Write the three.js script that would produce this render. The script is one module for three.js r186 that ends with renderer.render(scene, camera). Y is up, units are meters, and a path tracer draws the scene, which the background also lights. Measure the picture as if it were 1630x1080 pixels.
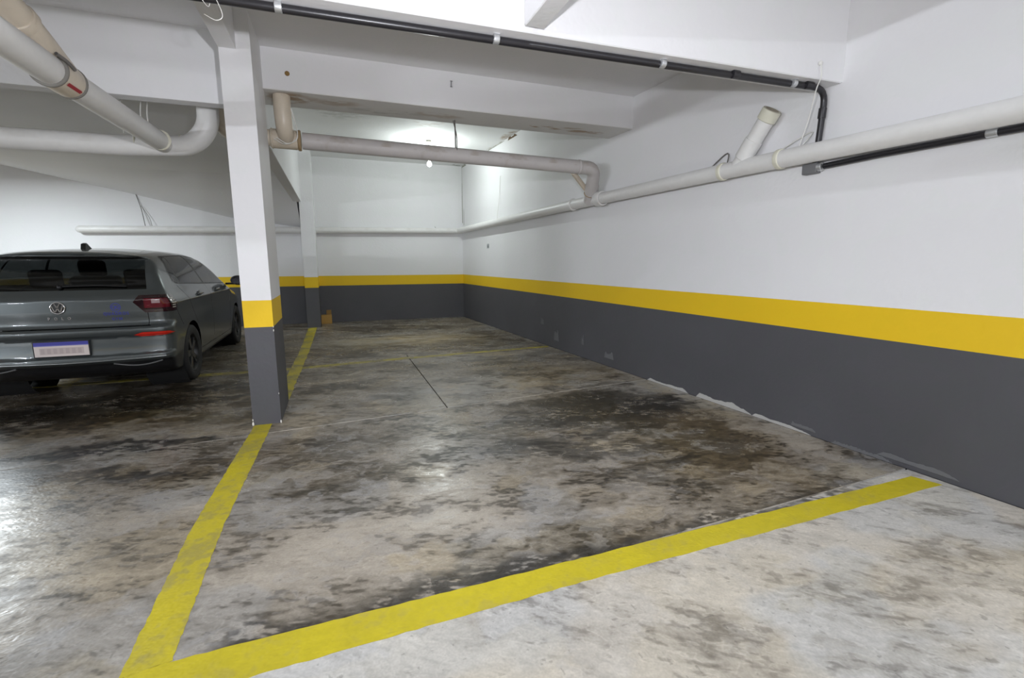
import * as THREE from 'three';
import { mergeGeometries, mergeVertices, toCreasedNormals } from 'three/addons/utils/BufferGeometryUtils.js';
import { RoundedBoxGeometry } from 'three/addons/geometries/RoundedBoxGeometry.js';
import { TextGeometry } from 'three/addons/geometries/TextGeometry.js';
import { FontLoader } from 'three/addons/loaders/FontLoader.js';
import { RectAreaLightUniformsLib } from 'three/addons/lights/RectAreaLightUniformsLib.js';

// ------------------------------------------------------------ camera, lights, exposure
const scene = new THREE.Scene();
scene.background = new THREE.Color(0x000000);
const camera = new THREE.PerspectiveCamera(71.0, 1630 / 1080, 0.05, 60);
camera.position.set(0, 1.31, 0);
camera.rotation.set(-0.1614, -0.3524, -0.0015, 'YXZ');
scene.add(camera);
const renderer = new THREE.WebGLRenderer({ antialias: true });
renderer.toneMapping = THREE.LinearToneMapping;
renderer.toneMappingExposure = 0.215;
renderer.shadowMap.enabled = true;
RectAreaLightUniformsLib.init();

// light levels: the bare bulb in the parking bay, the photographer's flash, the tube lamps of the driveway and of the next bay
const LEVEL = { bulb: 1, flash: 1, laneLeft: 1, laneRight: 1, laneFar: 1, laneSide: 1, bay: 1 };
const BULB = { at: [1.715, 3.06, -9.0], cd: 20.5 * LEVEL.bulb, color: [0.91, 1.0, 0.985] };
const FLASH = { at: [0.22, 1.76, -0.46], cd: 80 * LEVEL.flash, color: [0.97, 0.985, 1.06] };
const LANE_LEFT = { nits: 500 * LEVEL.laneLeft, color: [0.94, 0.99, 1.07] };
const LANE_RIGHT = { nits: 2250 * LEVEL.laneRight, color: [0.94, 0.99, 1.07] };
const LANE_FAR = { nits: 900 * LEVEL.laneFar, color: [0.94, 0.99, 1.07] };
const LANE_SIDE = { nits: 1500 * LEVEL.laneSide, color: [0.94, 0.99, 1.07] };
const BAY_TUBE = { nits: 2250 * LEVEL.bay, color: [0.91, 1.0, 1.05] };

let seed = 20240611;
// ------------------------------------------------------------ helpers
const V3 = (x, y, z) => new THREE.Vector3(x, y, z);
const lin = (r, g, b) => new THREE.Color().setRGB(r, g, b);
function std(name, color, roughness = 0.8, extra = {}) {
  const m = new THREE.MeshPhysicalMaterial({ color, roughness, ...extra });
  m.name = name; return m;
}
const taken = new Map();
function numbered(name) {
  const n = taken.get(name) || 0; taken.set(name, n + 1);
  return n ? `${name}_${String(n).padStart(3, '0')}` : name;
}
function mesh(name, geometry, material, parent) {
  const o = new THREE.Mesh(geometry, material); o.name = parent ? name : numbered(name);
  (parent || scene).add(o); return o;
}
function thing(name, label, category, at = [0, 0, 0], group) {
  const g = new THREE.Group(); g.name = numbered(name); g.position.set(...at);
  g.userData = { label, category }; if (group) g.userData.group = group;
  scene.add(g); return g;
}
function struct(name, label, category) {
  const g = new THREE.Group(); g.name = name; g.userData = { label, category, kind: 'structure' };
  scene.add(g); return g;
}
// prism with a plan outline [[x, z], ...], from y0 up to y1; uv in metres
function prism(plan, y0, y1, bevel = 0) {
  const s = new THREE.Shape(plan.map(([x, z]) => new THREE.Vector2(x, -z)));
  const g = new THREE.ExtrudeGeometry(s, { depth: y1 - y0 - 2 * bevel, bevelEnabled: bevel > 0, bevelThickness: bevel, bevelSize: bevel, bevelOffset: -bevel, bevelSegments: 1, steps: 1 });
  g.rotateX(-Math.PI / 2); g.translate(0, y0 + bevel, 0);
  return worldUV(g);
}
const box = (x0, x1, y0, y1, z0, z1, bevel = 0) => prism([[x0, z0], [x1, z0], [x1, z1], [x0, z1]], y0, y1, bevel);
// uv in metres along the surface, by the way each face points
function worldUV(g) {
  if (g.index) g = g.toNonIndexed();
  g.computeVertexNormals();
  const p = g.attributes.position, n = g.attributes.normal, uv = new Float32Array(p.count * 2);
  for (let i = 0; i < p.count; i++) {
    const ax = Math.abs(n.getX(i)), ay = Math.abs(n.getY(i)), az = Math.abs(n.getZ(i));
    if (ay >= ax && ay >= az) { uv[2 * i] = p.getX(i); uv[2 * i + 1] = -p.getZ(i); }
    else if (ax > az) { uv[2 * i] = p.getZ(i); uv[2 * i + 1] = p.getY(i); }
    else { uv[2 * i] = p.getX(i); uv[2 * i + 1] = p.getY(i); }
  }
  g.setAttribute('uv', new THREE.BufferAttribute(uv, 2));
  return g;
}
// round pipe through points, bends rounded with the given radius
function pipePath(points, bend) {
  const P = points.map(p => V3(...p)), path = new THREE.CurvePath();
  let from = P[0];
  for (let i = 1; i < P.length - 1; i++) {
    const a = P[i].clone().sub(P[i - 1]), b = P[i + 1].clone().sub(P[i]);
    const r = Math.min(bend, a.length() * 0.49, b.length() * 0.49);
    const s = P[i].clone().addScaledVector(a.normalize(), -r), e = P[i].clone().addScaledVector(b.normalize(), r);
    path.add(new THREE.LineCurve3(from, s));
    path.add(new THREE.QuadraticBezierCurve3(s, P[i].clone(), e));
    from = e;
  }
  path.add(new THREE.LineCurve3(from, P[P.length - 1]));
  return path;
}
function disc(c, dir, r, seg = 24) {
  const g = new THREE.CircleGeometry(r, seg);
  g.applyQuaternion(new THREE.Quaternion().setFromUnitVectors(V3(0, 0, 1), dir.clone().normalize()));
  g.translate(c.x, c.y, c.z); return g;
}
function pipe(points, r, bend = 0.1, seg = 24, step = 0.03) {
  const path = pipePath(points, bend), parts = []; let run = rnd();
  for (const c of path.curves) {
    const straight = c instanceof THREE.LineCurve3;
    if (c.getLength() < 1e-4) continue;
    const t = new THREE.TubeGeometry(c, straight ? 1 : Math.max(6, Math.ceil(c.getLength() / step)), r, seg, false), uv = t.attributes.uv;
    for (let i = 0; i < uv.count; i++) uv.setXY(i, run + uv.getX(i) * c.getLength(), uv.getY(i) * 6.2832 * r);   // uv in metres
    run += c.getLength(); parts.push(t);
  }
  const a = path.curves[0], b = path.curves[path.curves.length - 1];
  parts.push(disc(a.getPoint(0), a.getTangent(0).negate(), r, seg), disc(b.getPoint(1), b.getTangent(1), r, seg));
  return mergeGeometries(parts);
}
// a ring or sleeve around a pipe
function collar(at, dir, r, len, seg = 24, lip = 0.006) {
  const h = len / 2, pts = [[r - 0.02, -h], [r - lip, -h], [r, -h + lip], [r, h - lip], [r - lip, h], [r - 0.02, h]].map(p => new THREE.Vector2(...p));
  const g = new THREE.LatheGeometry(pts, seg);
  g.applyQuaternion(new THREE.Quaternion().setFromUnitVectors(V3(0, 1, 0), V3(...dir).normalize()));
  g.translate(...at); return g;
}
const wire = (points, r = 0.002) => new THREE.TubeGeometry(new THREE.CatmullRomCurve3(points.map(p => V3(...p)), false, 'centripetal'), points.length * 6, r, 6, false);

// ------------------------------------------------------------ noise
const rnd = () => { seed = (seed * 1664525 + 1013904223) >>> 0; return seed / 4294967296; };
const LAT = new Float32Array(65536); for (let i = 0; i < 65536; i++) LAT[i] = rnd();
function vnoise(x, y) {
  const xi = Math.floor(x), yi = Math.floor(y); let fx = x - xi, fy = y - yi;
  fx = fx * fx * (3 - 2 * fx); fy = fy * fy * (3 - 2 * fy);
  const a = xi & 255, b = (xi + 1) & 255, c = (yi & 255) << 8, d = ((yi + 1) & 255) << 8;
  const p = LAT[a | c], q = LAT[b | c], r = LAT[a | d], s = LAT[b | d];
  return p + (q - p) * fx + (r - p + (p - q - r + s) * fx) * fy;
}
function fbm(x, y, oct) {
  let s = 0, a = 0.5, n = 0;
  for (let i = 0; i < oct; i++) { s += a * vnoise(x, y); n += a; a *= 0.5; x = x * 2.03 + 17.3; y = y * 2.03 + 9.1; }
  return s / n;
}
const clamp = (v, a = 0, b = 1) => v < a ? a : v > b ? b : v;
const sstep = (a, b, v) => { const t = clamp((v - a) / (b - a)); return t * t * (3 - 2 * t); };
const mix = (a, b, t) => a + (b - a) * t;
const toS = v => Math.round(255 * (v <= 0.0031308 ? 12.92 * v : 1.055 * Math.pow(v, 1 / 2.4) - 0.055));
function dataTex(w, h, fill, srgb, wrap = THREE.RepeatWrapping) {
  const d = new Uint8Array(w * h * 4), c = [0, 0, 0, 255];
  for (let j = 0; j < h; j++) for (let i = 0; i < w; i++) {
    c[3] = 255; fill(i, j, c); const o = 4 * (j * w + i);
    d[o] = c[0]; d[o + 1] = c[1]; d[o + 2] = c[2]; d[o + 3] = c[3];
  }
  const t = new THREE.DataTexture(d, w, h, THREE.RGBAFormat);
  t.wrapS = t.wrapT = wrap; t.magFilter = THREE.LinearFilter; t.minFilter = THREE.LinearMipmapLinearFilter; t.generateMipmaps = true;
  if (srgb) t.colorSpace = THREE.SRGBColorSpace;
  t.needsUpdate = true; return t;
}
// noise that tiles over the texture, for repeated fine grain
function tileNoise(u, v, f, oct) {
  let s = 0, a = 0.5, n = 0;
  for (let o = 0; o < oct; o++) {
    const x = u * f, y = v * f, xi = Math.floor(x), yi = Math.floor(y); let fx = x - xi, fy = y - yi;
    fx = fx * fx * (3 - 2 * fx); fy = fy * fy * (3 - 2 * fy);
    const h = (i, j) => LAT[(((i % f) * 37 + o * 11) & 255) | ((((j % f) * 53 + o * 29) & 255) << 8)];
    const p = h(xi, yi), q = h(xi + 1, yi), r = h(xi, yi + 1), t = h(xi + 1, yi + 1);
    s += a * (p + (q - p) * fx + (r - p + (p - q - r + t) * fx) * fy); n += a; a *= 0.5; f *= 2;
  }
  return s / n;
}
// ------------------------------------------------------------ materials of the setting
const plasterBump = dataTex(512, 512, (i, j, c) => { const v = 255 * (0.6 * tileNoise(i / 512, j / 512, 8, 4) + 0.4 * tileNoise(i / 512, j / 512, 64, 2)); c[0] = c[1] = c[2] = v; });
plasterBump.repeat.set(1 / 1.5, 1 / 1.5);
const paintTone = (r, g, b, amount, key) => {
  const t = dataTex(512, 512, (i, j, c) => {
    const k = 1 + amount * (tileNoise(i / 512 + key, j / 512, 5, 5) - 0.5) * 2;
    c[0] = toS(clamp(r * k)); c[1] = toS(clamp(g * k)); c[2] = toS(clamp(b * k));
  }, true);
  t.repeat.set(1 / 3.1, 1 / 3.1); return t;
};
const WHITE = std('white_wall_paint', 0xffffff, 0.72, { map: paintTone(0.78, 0.775, 0.78, 0.025, 0), bumpMap: plasterBump, bumpScale: 0.0025 });
const YELLOW = std('yellow_wall_paint', 0xffffff, 0.6, { map: paintTone(0.77, 0.50, 0.004, 0.04, 3), bumpMap: plasterBump, bumpScale: 0.002 });
const DARK = std('dark_grey_wall_paint', 0xffffff, 0.62, { map: paintTone(0.072, 0.071, 0.078, 0.10, 7), bumpMap: plasterBump, bumpScale: 0.002 });
const BANDS = [[0, 0.8, DARK, 'dark_paint_band'], [0.8, 1.012, YELLOW, 'yellow_paint_band']];
// water stains and mould on old paint: brown and grey blotches with ragged outlines
function stainedPaint(name, w, h, span, blots, tint) {
  const t = dataTex(w, h, (i, j, c) => {
    const x = span[0] + (span[1] - span[0]) * i / w, y = span[2] + (span[3] - span[2]) * j / h;
    const wx = x + 0.25 * (fbm(x * 4, y * 4, 4) - 0.5), wy = y + 0.12 * (fbm(x * 4 + 40, y * 4, 4) - 0.5);
    let br = 0, gr = 0;
    for (const [bx, by, rx, ry, a, kind] of blots) {
      const d = ((wx - bx) / rx) ** 2 + ((wy - by) / ry) ** 2; if (d > 1.6) continue;
      const v = a * sstep(1.3, 0.2, d) * sstep(0.34, 0.62, fbm(x * 9 + bx * 7, y * 13, 5));
      if (kind) gr = Math.max(gr, v); else br = Math.max(br, v);
    }
    const n = 1 + 0.05 * (fbm(x * 3, y * 3, 4) - 0.5);
    c[0] = toS(clamp(mix(mix(tint[0] * n, 0.34, br), 0.22, gr))); c[1] = toS(clamp(mix(mix(tint[1] * n, 0.22, br), 0.22, gr))); c[2] = toS(clamp(mix(mix(tint[2] * n, 0.12, br), 0.18, gr)));
  }, true, THREE.ClampToEdgeWrapping);
  t.repeat.set(1 / (span[1] - span[0]), 1 / (span[3] - span[2])); t.offset.set(-span[0] / (span[1] - span[0]), -span[2] / (span[3] - span[2]));
  return std(name, 0xffffff, 0.75, { map: t, bumpMap: plasterBump, bumpScale: 0.0025 });
}
// uv of the undersides: x across, -z up
const BEAM_SOFFIT = stainedPaint('stained_beam_paint', 512, 128, [-0.6, 3.3, 4.7, 5.35], [
  [-0.30, 4.98, 0.22, 0.16, 0.8], [0.1, 4.98, 0.25, 0.10, 0.5], [0.55, 5.1, 0.4, 0.06, 0.35, 1], [1.1, 5.05, 0.3, 0.08, 0.45], [2.25, 5.05, 0.25, 0.05, 0.9], [2.75, 5.08, 0.3, 0.05, 0.8], [2.5, 4.98, 0.2, 0.03, 0.6]], [0.70, 0.69, 0.67]);
const BACK_CEILING = stainedPaint('mouldy_ceiling_paint', 512, 512, [-0.6, 3.4, 5.2, 11.2], [
  [0.55, 6.9, 0.55, 0.7, 0.55, 1], [1.2, 7.3, 0.7, 0.4, 0.3, 1], [0.2, 7.7, 0.5, 0.5, 0.3, 1], [2.3, 7.6, 0.8, 0.25, 0.25, 1], [1.5, 7.9, 0.3, 0.3, 0.3], [3.05, 9.2, 0.12, 1.4, 0.7], [2.95, 8.2, 0.12, 0.35, 0.8], [2.8, 11.0, 0.2, 0.2, 0.8, 1]], [0.76, 0.76, 0.75]);

// ------------------------------------------------------------ room shell
const wallX = z => 3.4546 + 0.0545 * z;
const BACKZ = -11.11;
function bandedWall(name, label, plan, top, bandPlan = plan) {
  const g = struct(name, label, 'wall');
  for (const [a, b, m, n] of BANDS) mesh(n, prism(bandPlan, a, b), m, g);
  mesh('white_wall_face', prism(plan, 1.012, top), WHITE, g);
  return g;
}
const wallRight = bandedWall('wall_right', 'long right wall, white over a yellow and a dark grey painted band', [[wallX(7), 7], [wallX(7) + 0.2, 7], [wallX(BACKZ) + 0.2, BACKZ - 0.2], [wallX(BACKZ - 0.2), BACKZ - 0.2]], 3.75);
const wallBack = bandedWall('wall_back', 'far end wall of the bays, white over yellow and dark grey bands', [[-8.2, BACKZ - 0.2], [wallX(BACKZ - 0.2), BACKZ - 0.2], [wallX(BACKZ), BACKZ], [-8.2, BACKZ]], 3.75);
bandedWall('wall_left', 'left end wall beyond the parked car', [[-8.4, BACKZ - 0.2], [-8.2, BACKZ - 0.2], [-8.2, 7.2], [-8.4, 7.2]], 3.75);
bandedWall('wall_front', 'wall across the driveway behind the viewer', [[-8.2, 7], [wallX(7) + 0.2, 7], [wallX(7) + 0.2, 7.2], [-8.2, 7.2]], 3.75);

const ceiling = struct('ceiling', 'white painted concrete ceiling slabs between the beams', 'ceiling');
mesh('roof_slab', box(-8.4, 3.95, 3.75, 3.95, BACKZ - 0.2, 7.2), WHITE, ceiling);
mesh('middle_slab', box(-8.2, 3.35, 3.10, 3.2, -4.80, -2.74), WHITE, ceiling);
mesh('back_slab', box(-0.6, 3.2, 3.47, 3.6, BACKZ, -5.2), BACK_CEILING, ceiling);
{ // soffit over the car: flat, then falling to the far wall, and lower towards the pilaster
  const N = 40, M = 24, pos = [], idx = [], yw = x => x < -5.325 ? 2.978 + (-5.325 - x) * 0.218 : x < -3.58 ? mix(2.978, 2.6, (x + 5.325) / 1.745) : x < -1.84 ? mix(2.6, 2.17, (x + 3.58) / 1.74) : mix(2.17, 2.03, clamp((x + 1.84) / 1.17));
  for (let j = 0; j <= M; j++) for (let i = 0; i <= N; i++) {
    const x = mix(-8.2, -0.62, i / N), t = j / M, z = t < 0.5 ? mix(-4.70, -9.6, t * 2) : mix(-9.6, BACKZ, t * 2 - 1);
    const flat = x < -4.5 ? 2.8 + (-4.5 - x) * 0.218 : 2.8;
    const y = t <= 0.5 ? flat : mix(flat, yw(x), t * 2 - 1);
    pos.push(x, y, z);
  }
  for (let j = 0; j < M; j++) for (let i = 0; i < N; i++) { const a = j * (N + 1) + i, b = a + N + 1; idx.push(a, a + 1, b, a + 1, b + 1, b); }
  let g = new THREE.BufferGeometry(); g.setAttribute('position', new THREE.Float32BufferAttribute(pos, 3)); g.setIndex(idx);
  g = toCreasedNormals(g, 0.25); const n = g.attributes.normal.clone(); g = worldUV(g); g.setAttribute('normal', n);
  mesh('sloping_soffit', g, WHITE, ceiling);
}
function beam(label, geometry, soffit) {
  const g = struct(numbered('ceiling_beam'), label, 'beam'); mesh('beam_body', geometry, WHITE, g); return g;
}
const fz = x => -2.58 + 0.0277 * x;
beam('long white ceiling beam with a black conduit under it, nearest the viewer', prism([[-8.2, fz(-8.2) - 0.2], [wallX(-2.7), fz(3.3) - 0.2], [wallX(-2.5), fz(3.3)], [-8.2, fz(-8.2)]], 2.51, 3.75, 0.006));
beam('white beam running forward from the nearest beam towards the driveway', box(0.993, 1.102, 2.515, 3.75, -2.5, 6.9, 0.005));
{ // beam over the empty bay, its underside stained brown
  const g = beam('thick white beam crossing above the empty parking bay, brown stains underneath', box(-0.62, 3.24, 2.771, 3.75, -5.25, -4.79));
  mesh('stained_underside', box(-0.62, 3.24, 2.765, 2.772, -5.25, -4.79), BEAM_SOFFIT, g);
  // chipped anchor hole and a nail mark on its face
  mesh('anchor_hole', collar([-0.291, 2.907, -4.788], [0, 0, 1], 0.02, 0.012, 12, 0.004), std('rusty_hole', lin(0.25, 0.15, 0.05), 0.9), g);
  mesh('nail', collar([1.144, 2.99, -4.785], [0, 1, 0], 0.006, 0.05, 6, 0.001), std('nail_grey', lin(0.3, 0.3, 0.3), 0.7), g);
}
beam('deep white beam above the parked car, left of the pillar', box(-8.2, -0.69, 2.555, 3.75, -4.73, -4.6, 0.004));
beam('narrow white beam stub running from pillar top to the nearest beam', box(-0.70, -0.583, 2.83, 3.12, -4.19, -2.72, 0.004));
beam('white beam along the bay, from the pillar to the far pilaster', box(-0.685, -0.545, 2.457, 3.75, -10.4, -4.80, 0.004));
function post(name, label, x0, x1, z0, z1, top) {
  const g = struct(name, label, 'pillar');
  for (const [a, b, m, n] of BANDS) mesh(n, box(x0, x1, a, b, z0, z1), m, g);
  mesh('white_shaft', box(x0, x1, 1.012, top, z0, z1), WHITE, g);
  return g;
}
const pillar = post('pillar', 'free-standing concrete pillar beside the parked car, white above yellow and dark bands', -0.695, -0.4876, -4.864, -4.19, 3.12);
post('pilaster', 'narrow pilaster standing against the far wall, end of the bay line', -0.584, -0.334, BACKZ, -10.31, 3.5);
// chipped paint on the pillar's corners
{ const chip = std('bare_plaster', lin(0.7, 0.68, 0.62), 0.9);
  const g = [];
  for (const [x, y, z, s] of [[-0.694, 0.012, -4.189, 0.016], [-0.694, 0.045, -4.189, 0.009], [-0.489, 0.77, -4.189, 0.008], [-0.489, 0.80, -4.189, 0.006], [-0.489, 0.25, -4.189, 0.006], [-0.489, 0.012, -4.189, 0.012]]) { const c = new THREE.IcosahedronGeometry(s, 1); c.scale(0.5, 1.2, 0.3); c.translate(x, y, z); g.push(c); }
  mesh('paint_chips', mergeGeometries(g), chip, pillar).userData.kind = 'stuff';
}

// ------------------------------------------------------------ floor
const jA = x => -1.653 - 0.0486 * x, jB = x => -4.02 - 0.105 * x, jD = x => -6.74 - 0.065 * x, jE = () => -8.75;
const DIRT = [ // trodden dirt and tyre grime: x, z, radius x, radius z, turn, amount
  [1.85, -3.2, 1.3, 0.85, 0.1, 0.75], [2.5, -2.6, 0.85, 0.65, 0.25, 0.75], [1.2, -2.75, 0.9, 0.4, 0.1, 0.4], [0.5, -3.75, 0.75, 0.38, 0, 0.5], [2.3, -2.05, 0.8, 0.3, 0.05, 0.7], [-0.25, -3.35, 0.35, 0.5, 0, 0.45], [-0.05, -2.9, 0.5, 0.3, 0, 0.35],
  [-1.5, -3.65, 1.1, 0.45, 0.1, 0.55], [-2.5, -4.1, 1.2, 0.35, 0, 0.5], [-1.3, -4.8, 1.0, 0.5, 0, 0.6], [-2.4, -5.4, 1.5, 0.9, 0, 0.9], [-2.4, -7.6, 1.3, 1.8, 0, 0.8], [-1.1, -6.6, 0.7, 1.3, 0, 0.7],
  [0.1, -5.1, 0.8, 0.5, 0, 0.55], [0.3, -6.1, 0.7, 0.4, 0, 0.4], [1.8, -5.6, 1.1, 0.4, 0, 0.35], [0.3, -7.5, 0.9, 0.6, 0, 0.6], [1.9, -7.3, 0.9, 0.4, 0, 0.45], [0.5, -9.7, 0.9, 0.6, 0, 0.5], [2.0, -9.8, 0.8, 0.6, 0, 0.45]];
const OIL = [ // near-black oil soaked into the slab
  [2.15, -3.85, 0.62, 0.24, -0.1, 1], [2.05, -3.52, 0.55, 0.26, 0.1, 1], [2.6, -3.55, 0.38, 0.22, 0.1, 0.9], [1.5, -3.55, 0.35, 0.2, 0, 0.4], [1.3, -3.02, 0.42, 0.12, 0.1, 0.7], [1.62, -2.82, 0.45, 0.12, 0.15, 0.75], [2.1, -3.1, 0.3, 0.14, 0, 0.6], [1.9, -2.42, 0.3, 0.1, 0.3, 0.5], [1.55, -2.3, 0.2, 0.12, 0.3, 0.4],
  [-1.9, -3.98, 0.7, 0.055, 0.12, 0.95], [-1.35, -4.06, 0.5, 0.045, 0.1, 0.9], [-1.5, -3.88, 0.5, 0.02, 0.1, 0.8], [-1.25, -3.35, 0.4, 0.07, 0.2, 0.5], [-1.7, -3.5, 0.3, 0.06, 0.1, 0.4], [-2.2, -5.2, 0.9, 0.4, 0, 0.9], [-1.2, -5.7, 0.6, 0.16, 0, 0.85], [-1.0, -5.25, 0.5, 0.07, -0.1, 0.8], [-1.5, -5.05, 0.5, 0.06, 0.1, 0.7], [-0.9, -7.4, 0.3, 0.4, 0, 0.6],
  [0.05, -5.35, 0.25, 0.14, 0, 0.6], [1.75, -5.75, 0.3, 0.10, 0, 0.6], [0.35, -7.2, 0.5, 0.12, 0, 0.5], [1.95, -6.05, 0.4, 0.08, 0, 0.5], [0.9, -9.5, 0.5, 0.2, 0, 0.4], [0.45, -4.6, 0.3, 0.12, 0, 0.4]];
const CLEAN = [ // pale bare concrete and cement dust
  [3.2, -3.2, 0.24, 1.5, 0.05, 1.0], [2.9, -4.05, 0.45, 0.14, -0.1, 0.8], [3.05, -2.2, 0.3, 0.35, 0.1, 0.6], [0.2, -2.35, 0.6, 0.5, 0, 0.55], [-0.3, -2.1, 0.3, 0.3, 0, 0.4], [-1.3, -2.2, 0.8, 0.6, 0, 0.4], [-0.6, -3.0, 0.3, 0.5, 0, 0.35], [0.7, -2.9, 0.25, 0.7, 0, 0.4], [1.5, -4.75, 0.55, 0.28, 0, 0.7], [1.2, -4.15, 0.5, 0.06, -0.1, 0.7], [2.2, -4.35, 0.9, 0.05, -0.1, 0.6], [1.8, -6.4, 0.9, 0.2, 0, 0.4], [1.0, -8.1, 1.1, 0.4, 0, 0.8], [-0.35, -4.5, 0.14, 0.5, 0, 0.7], [-2.4, -3.1, 0.6, 0.25, 0.1, 0.5], [-2.3, -4.55, 0.7, 0.2, 0, 0.4]];
const OCHRE = [[1.0, -8.0, 1.3, 0.6, 0, 1], [-1.2, -4.8, 0.9, 0.5, 0, 0.9], [-0.9, -6.5, 0.6, 1.5, 0, 0.6], [2.3, -4.9, 0.7, 0.4, 0, 0.5], [2.6, -2.8, 0.5, 0.5, 0, 0.6], [2.2, -0.9, 0.8, 0.3, 0.3, 0.3]];
const blots = (list, x, z) => {
  let s = 0;
  for (const [bx, bz, rx, rz, t, a] of list) {
    const dx = x - bx, dz = z - bz; if (Math.abs(dx) > 2 || Math.abs(dz) > 2.6) continue;
    const u = (dx + dz * t) / rx, v = (dz - dx * t) / rz, d = u * u + v * v;
    if (d < 2.2) s = Math.max(s, a * sstep(2.2, 0.15, d));
  }
  return s;
};
function concrete(x0, x1, z0, z1, W, Hh, bumpTex) {
  const rough = new Uint8Array(W * Hh);
  const map = dataTex(W, Hh, (i, j, c) => {
    const x = x0 + (x1 - x0) * (i + 0.5) / W, z = z1 - (z1 - z0) * (j + 0.5) / Hh;
    const w1 = fbm(x * 1.9 + 31, z * 1.9, 3) - 0.5, w2 = fbm(x * 1.9, z * 1.9 + 57, 3) - 0.5, w3 = fbm(x * 11, z * 13 + 11, 4) - 0.5, w4 = fbm(x * 12 + 50, z * 12, 3) - 0.5;
    const wx = x + 0.30 * w1 + 0.26 * w3, wz = z + 0.26 * w2 + 0.20 * w4;
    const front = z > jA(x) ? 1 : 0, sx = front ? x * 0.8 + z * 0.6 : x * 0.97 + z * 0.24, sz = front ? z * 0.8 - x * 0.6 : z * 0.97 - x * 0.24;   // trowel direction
    const big = fbm(wx * 1.2 + 3, wz * 1.7, 3), mid = fbm(sx * 4 + 8 + 1.2 * w3, sz * 8 + 1.2 * w4, 4), fine = fbm(sx * 21 + 3 * w1, sz * 46 + 3 * w2, 4), grit = vnoise(x * 190, z * 190);
    const stroke = Math.abs(fbm(sx * 9 + 2.2 * w2 + 2 * w4, sz * 26 + 2.5 * w1 + 2 * w3, 3) - 0.5) * 2;
    const clean = blots(CLEAN, wx, wz), d0 = blots(DIRT, wx, wz), o0 = blots(OIL, wx, wz);
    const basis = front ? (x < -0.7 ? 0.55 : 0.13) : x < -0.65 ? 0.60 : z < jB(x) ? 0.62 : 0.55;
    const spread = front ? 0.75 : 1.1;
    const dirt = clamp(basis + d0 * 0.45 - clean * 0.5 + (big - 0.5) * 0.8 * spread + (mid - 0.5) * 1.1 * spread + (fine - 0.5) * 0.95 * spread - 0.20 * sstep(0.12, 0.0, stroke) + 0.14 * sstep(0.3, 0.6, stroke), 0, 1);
    const flake = sstep(0.585, 0.63, fbm(wx * 6 + 77, wz * 9 + 5, 4) * 0.75 + fine * 0.25) * (front ? 0.25 : 0.7);
    let oil = clamp(o0 * sstep(0.31, 0.45, mid * 0.4 + fine * 0.6) * 1.15 + (front ? 0.3 : 0.45 + 0.4 * d0) * sstep(0.575, 0.645, mid * 0.5 + fine * 0.5), 0, 1);
    // tar crumbs along the near line
    const dj = -1.70 - 0.012 * x - z; if (dj > -0.06 && dj < 0.22) oil = Math.max(oil, sstep(-0.55, -0.35, x) * sstep(3.1, 2.5, x) * sstep(0.15, 0.02, dj + 0.30 * (mid - 0.5) + 0.1 * w3) * sstep(0.38, 0.50, fine * 0.4 + mid * 0.35 + big * 0.25 + (x > 0.3 && x < 2.2 ? 0.04 : 0)));
    const och = blots(OCHRE, wx, wz) * (0.3 + 0.7 * sstep(0.4, 0.6, mid)) + 0.35 * sstep(0.55, 0.66, fbm(wx * 2.3 + 12, wz * 3.1 + 70, 3));
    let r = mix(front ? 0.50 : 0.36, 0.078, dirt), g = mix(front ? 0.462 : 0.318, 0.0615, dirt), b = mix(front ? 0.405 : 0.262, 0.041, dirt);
    r = mix(r, 0.31, flake * 0.75); g = mix(g, 0.283, flake * 0.75); b = mix(b, 0.25, flake * 0.75);
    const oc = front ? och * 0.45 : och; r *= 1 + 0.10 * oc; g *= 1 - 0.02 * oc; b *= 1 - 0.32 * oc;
    const cool = sstep(0.5, 0.62, fbm(x * 2.0 + 150, z * 2.6 + 33, 3)) * 0.7; r *= 1 - 0.07 * cool; b *= 1 + 0.12 * cool;
    const k = (1 - 0.79 * oil) * (0.74 + 0.52 * fine) * (0.90 + 0.20 * grit) * (vnoise(x * 55 + 9, z * 55) > 0.94 ? 0.72 : 1);
    c[0] = toS(clamp(r * k)); c[1] = toS(clamp(g * k)); c[2] = toS(clamp(b * k));
    rough[j * W + i] = 255 * clamp((front ? 0.62 : 0.33) + 0.3 * (mid - 0.5) + 0.25 * (fine - 0.5) + 0.10 * clean - 0.04 * oil, 0.22, 0.9);
  }, true, THREE.MirroredRepeatWrapping);
  const place = t => { t.repeat.set(1 / (x1 - x0), 1 / (z1 - z0)); t.offset.set(-x0 / (x1 - x0), z1 / (z1 - z0)); return t; };
  place(map);
  const rm = place(dataTex(W / 2, Hh / 2, (i, j, c) => { c[0] = c[1] = c[2] = rough[2 * j * W + 2 * i]; }, false, THREE.MirroredRepeatWrapping));
  return std('worn_concrete', 0xffffff, 1.0, { map, roughnessMap: rm, bumpMap: bumpTex, bumpScale: 0.0025, specularIntensity: 1.0 });
}
const floorBump = dataTex(1024, 1024, (i, j, c) => { const u = i / 1024, v = j / 1024; c[0] = c[1] = c[2] = 255 * clamp(0.55 * tileNoise(u, v, 9, 4) + 0.3 * tileNoise(u + 0.13, v, 40, 3) + 0.15 * tileNoise(u, v, 160, 1)); });
floorBump.repeat.set(1 / 1.7, 1 / 1.3);
const CONCRETE = concrete(-8.2, 3.9, -11.2, 0.9, 1280, 1280, floorBump);          // whole floor
const CONCRETE_FINE = concrete(-2.9, 3.5, -4.6, 0.2, 2048, 1536, floorBump);      // the near slabs, finer
const floor = struct('floor', 'stained bare concrete garage floor cast in slabs', 'floor');
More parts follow.
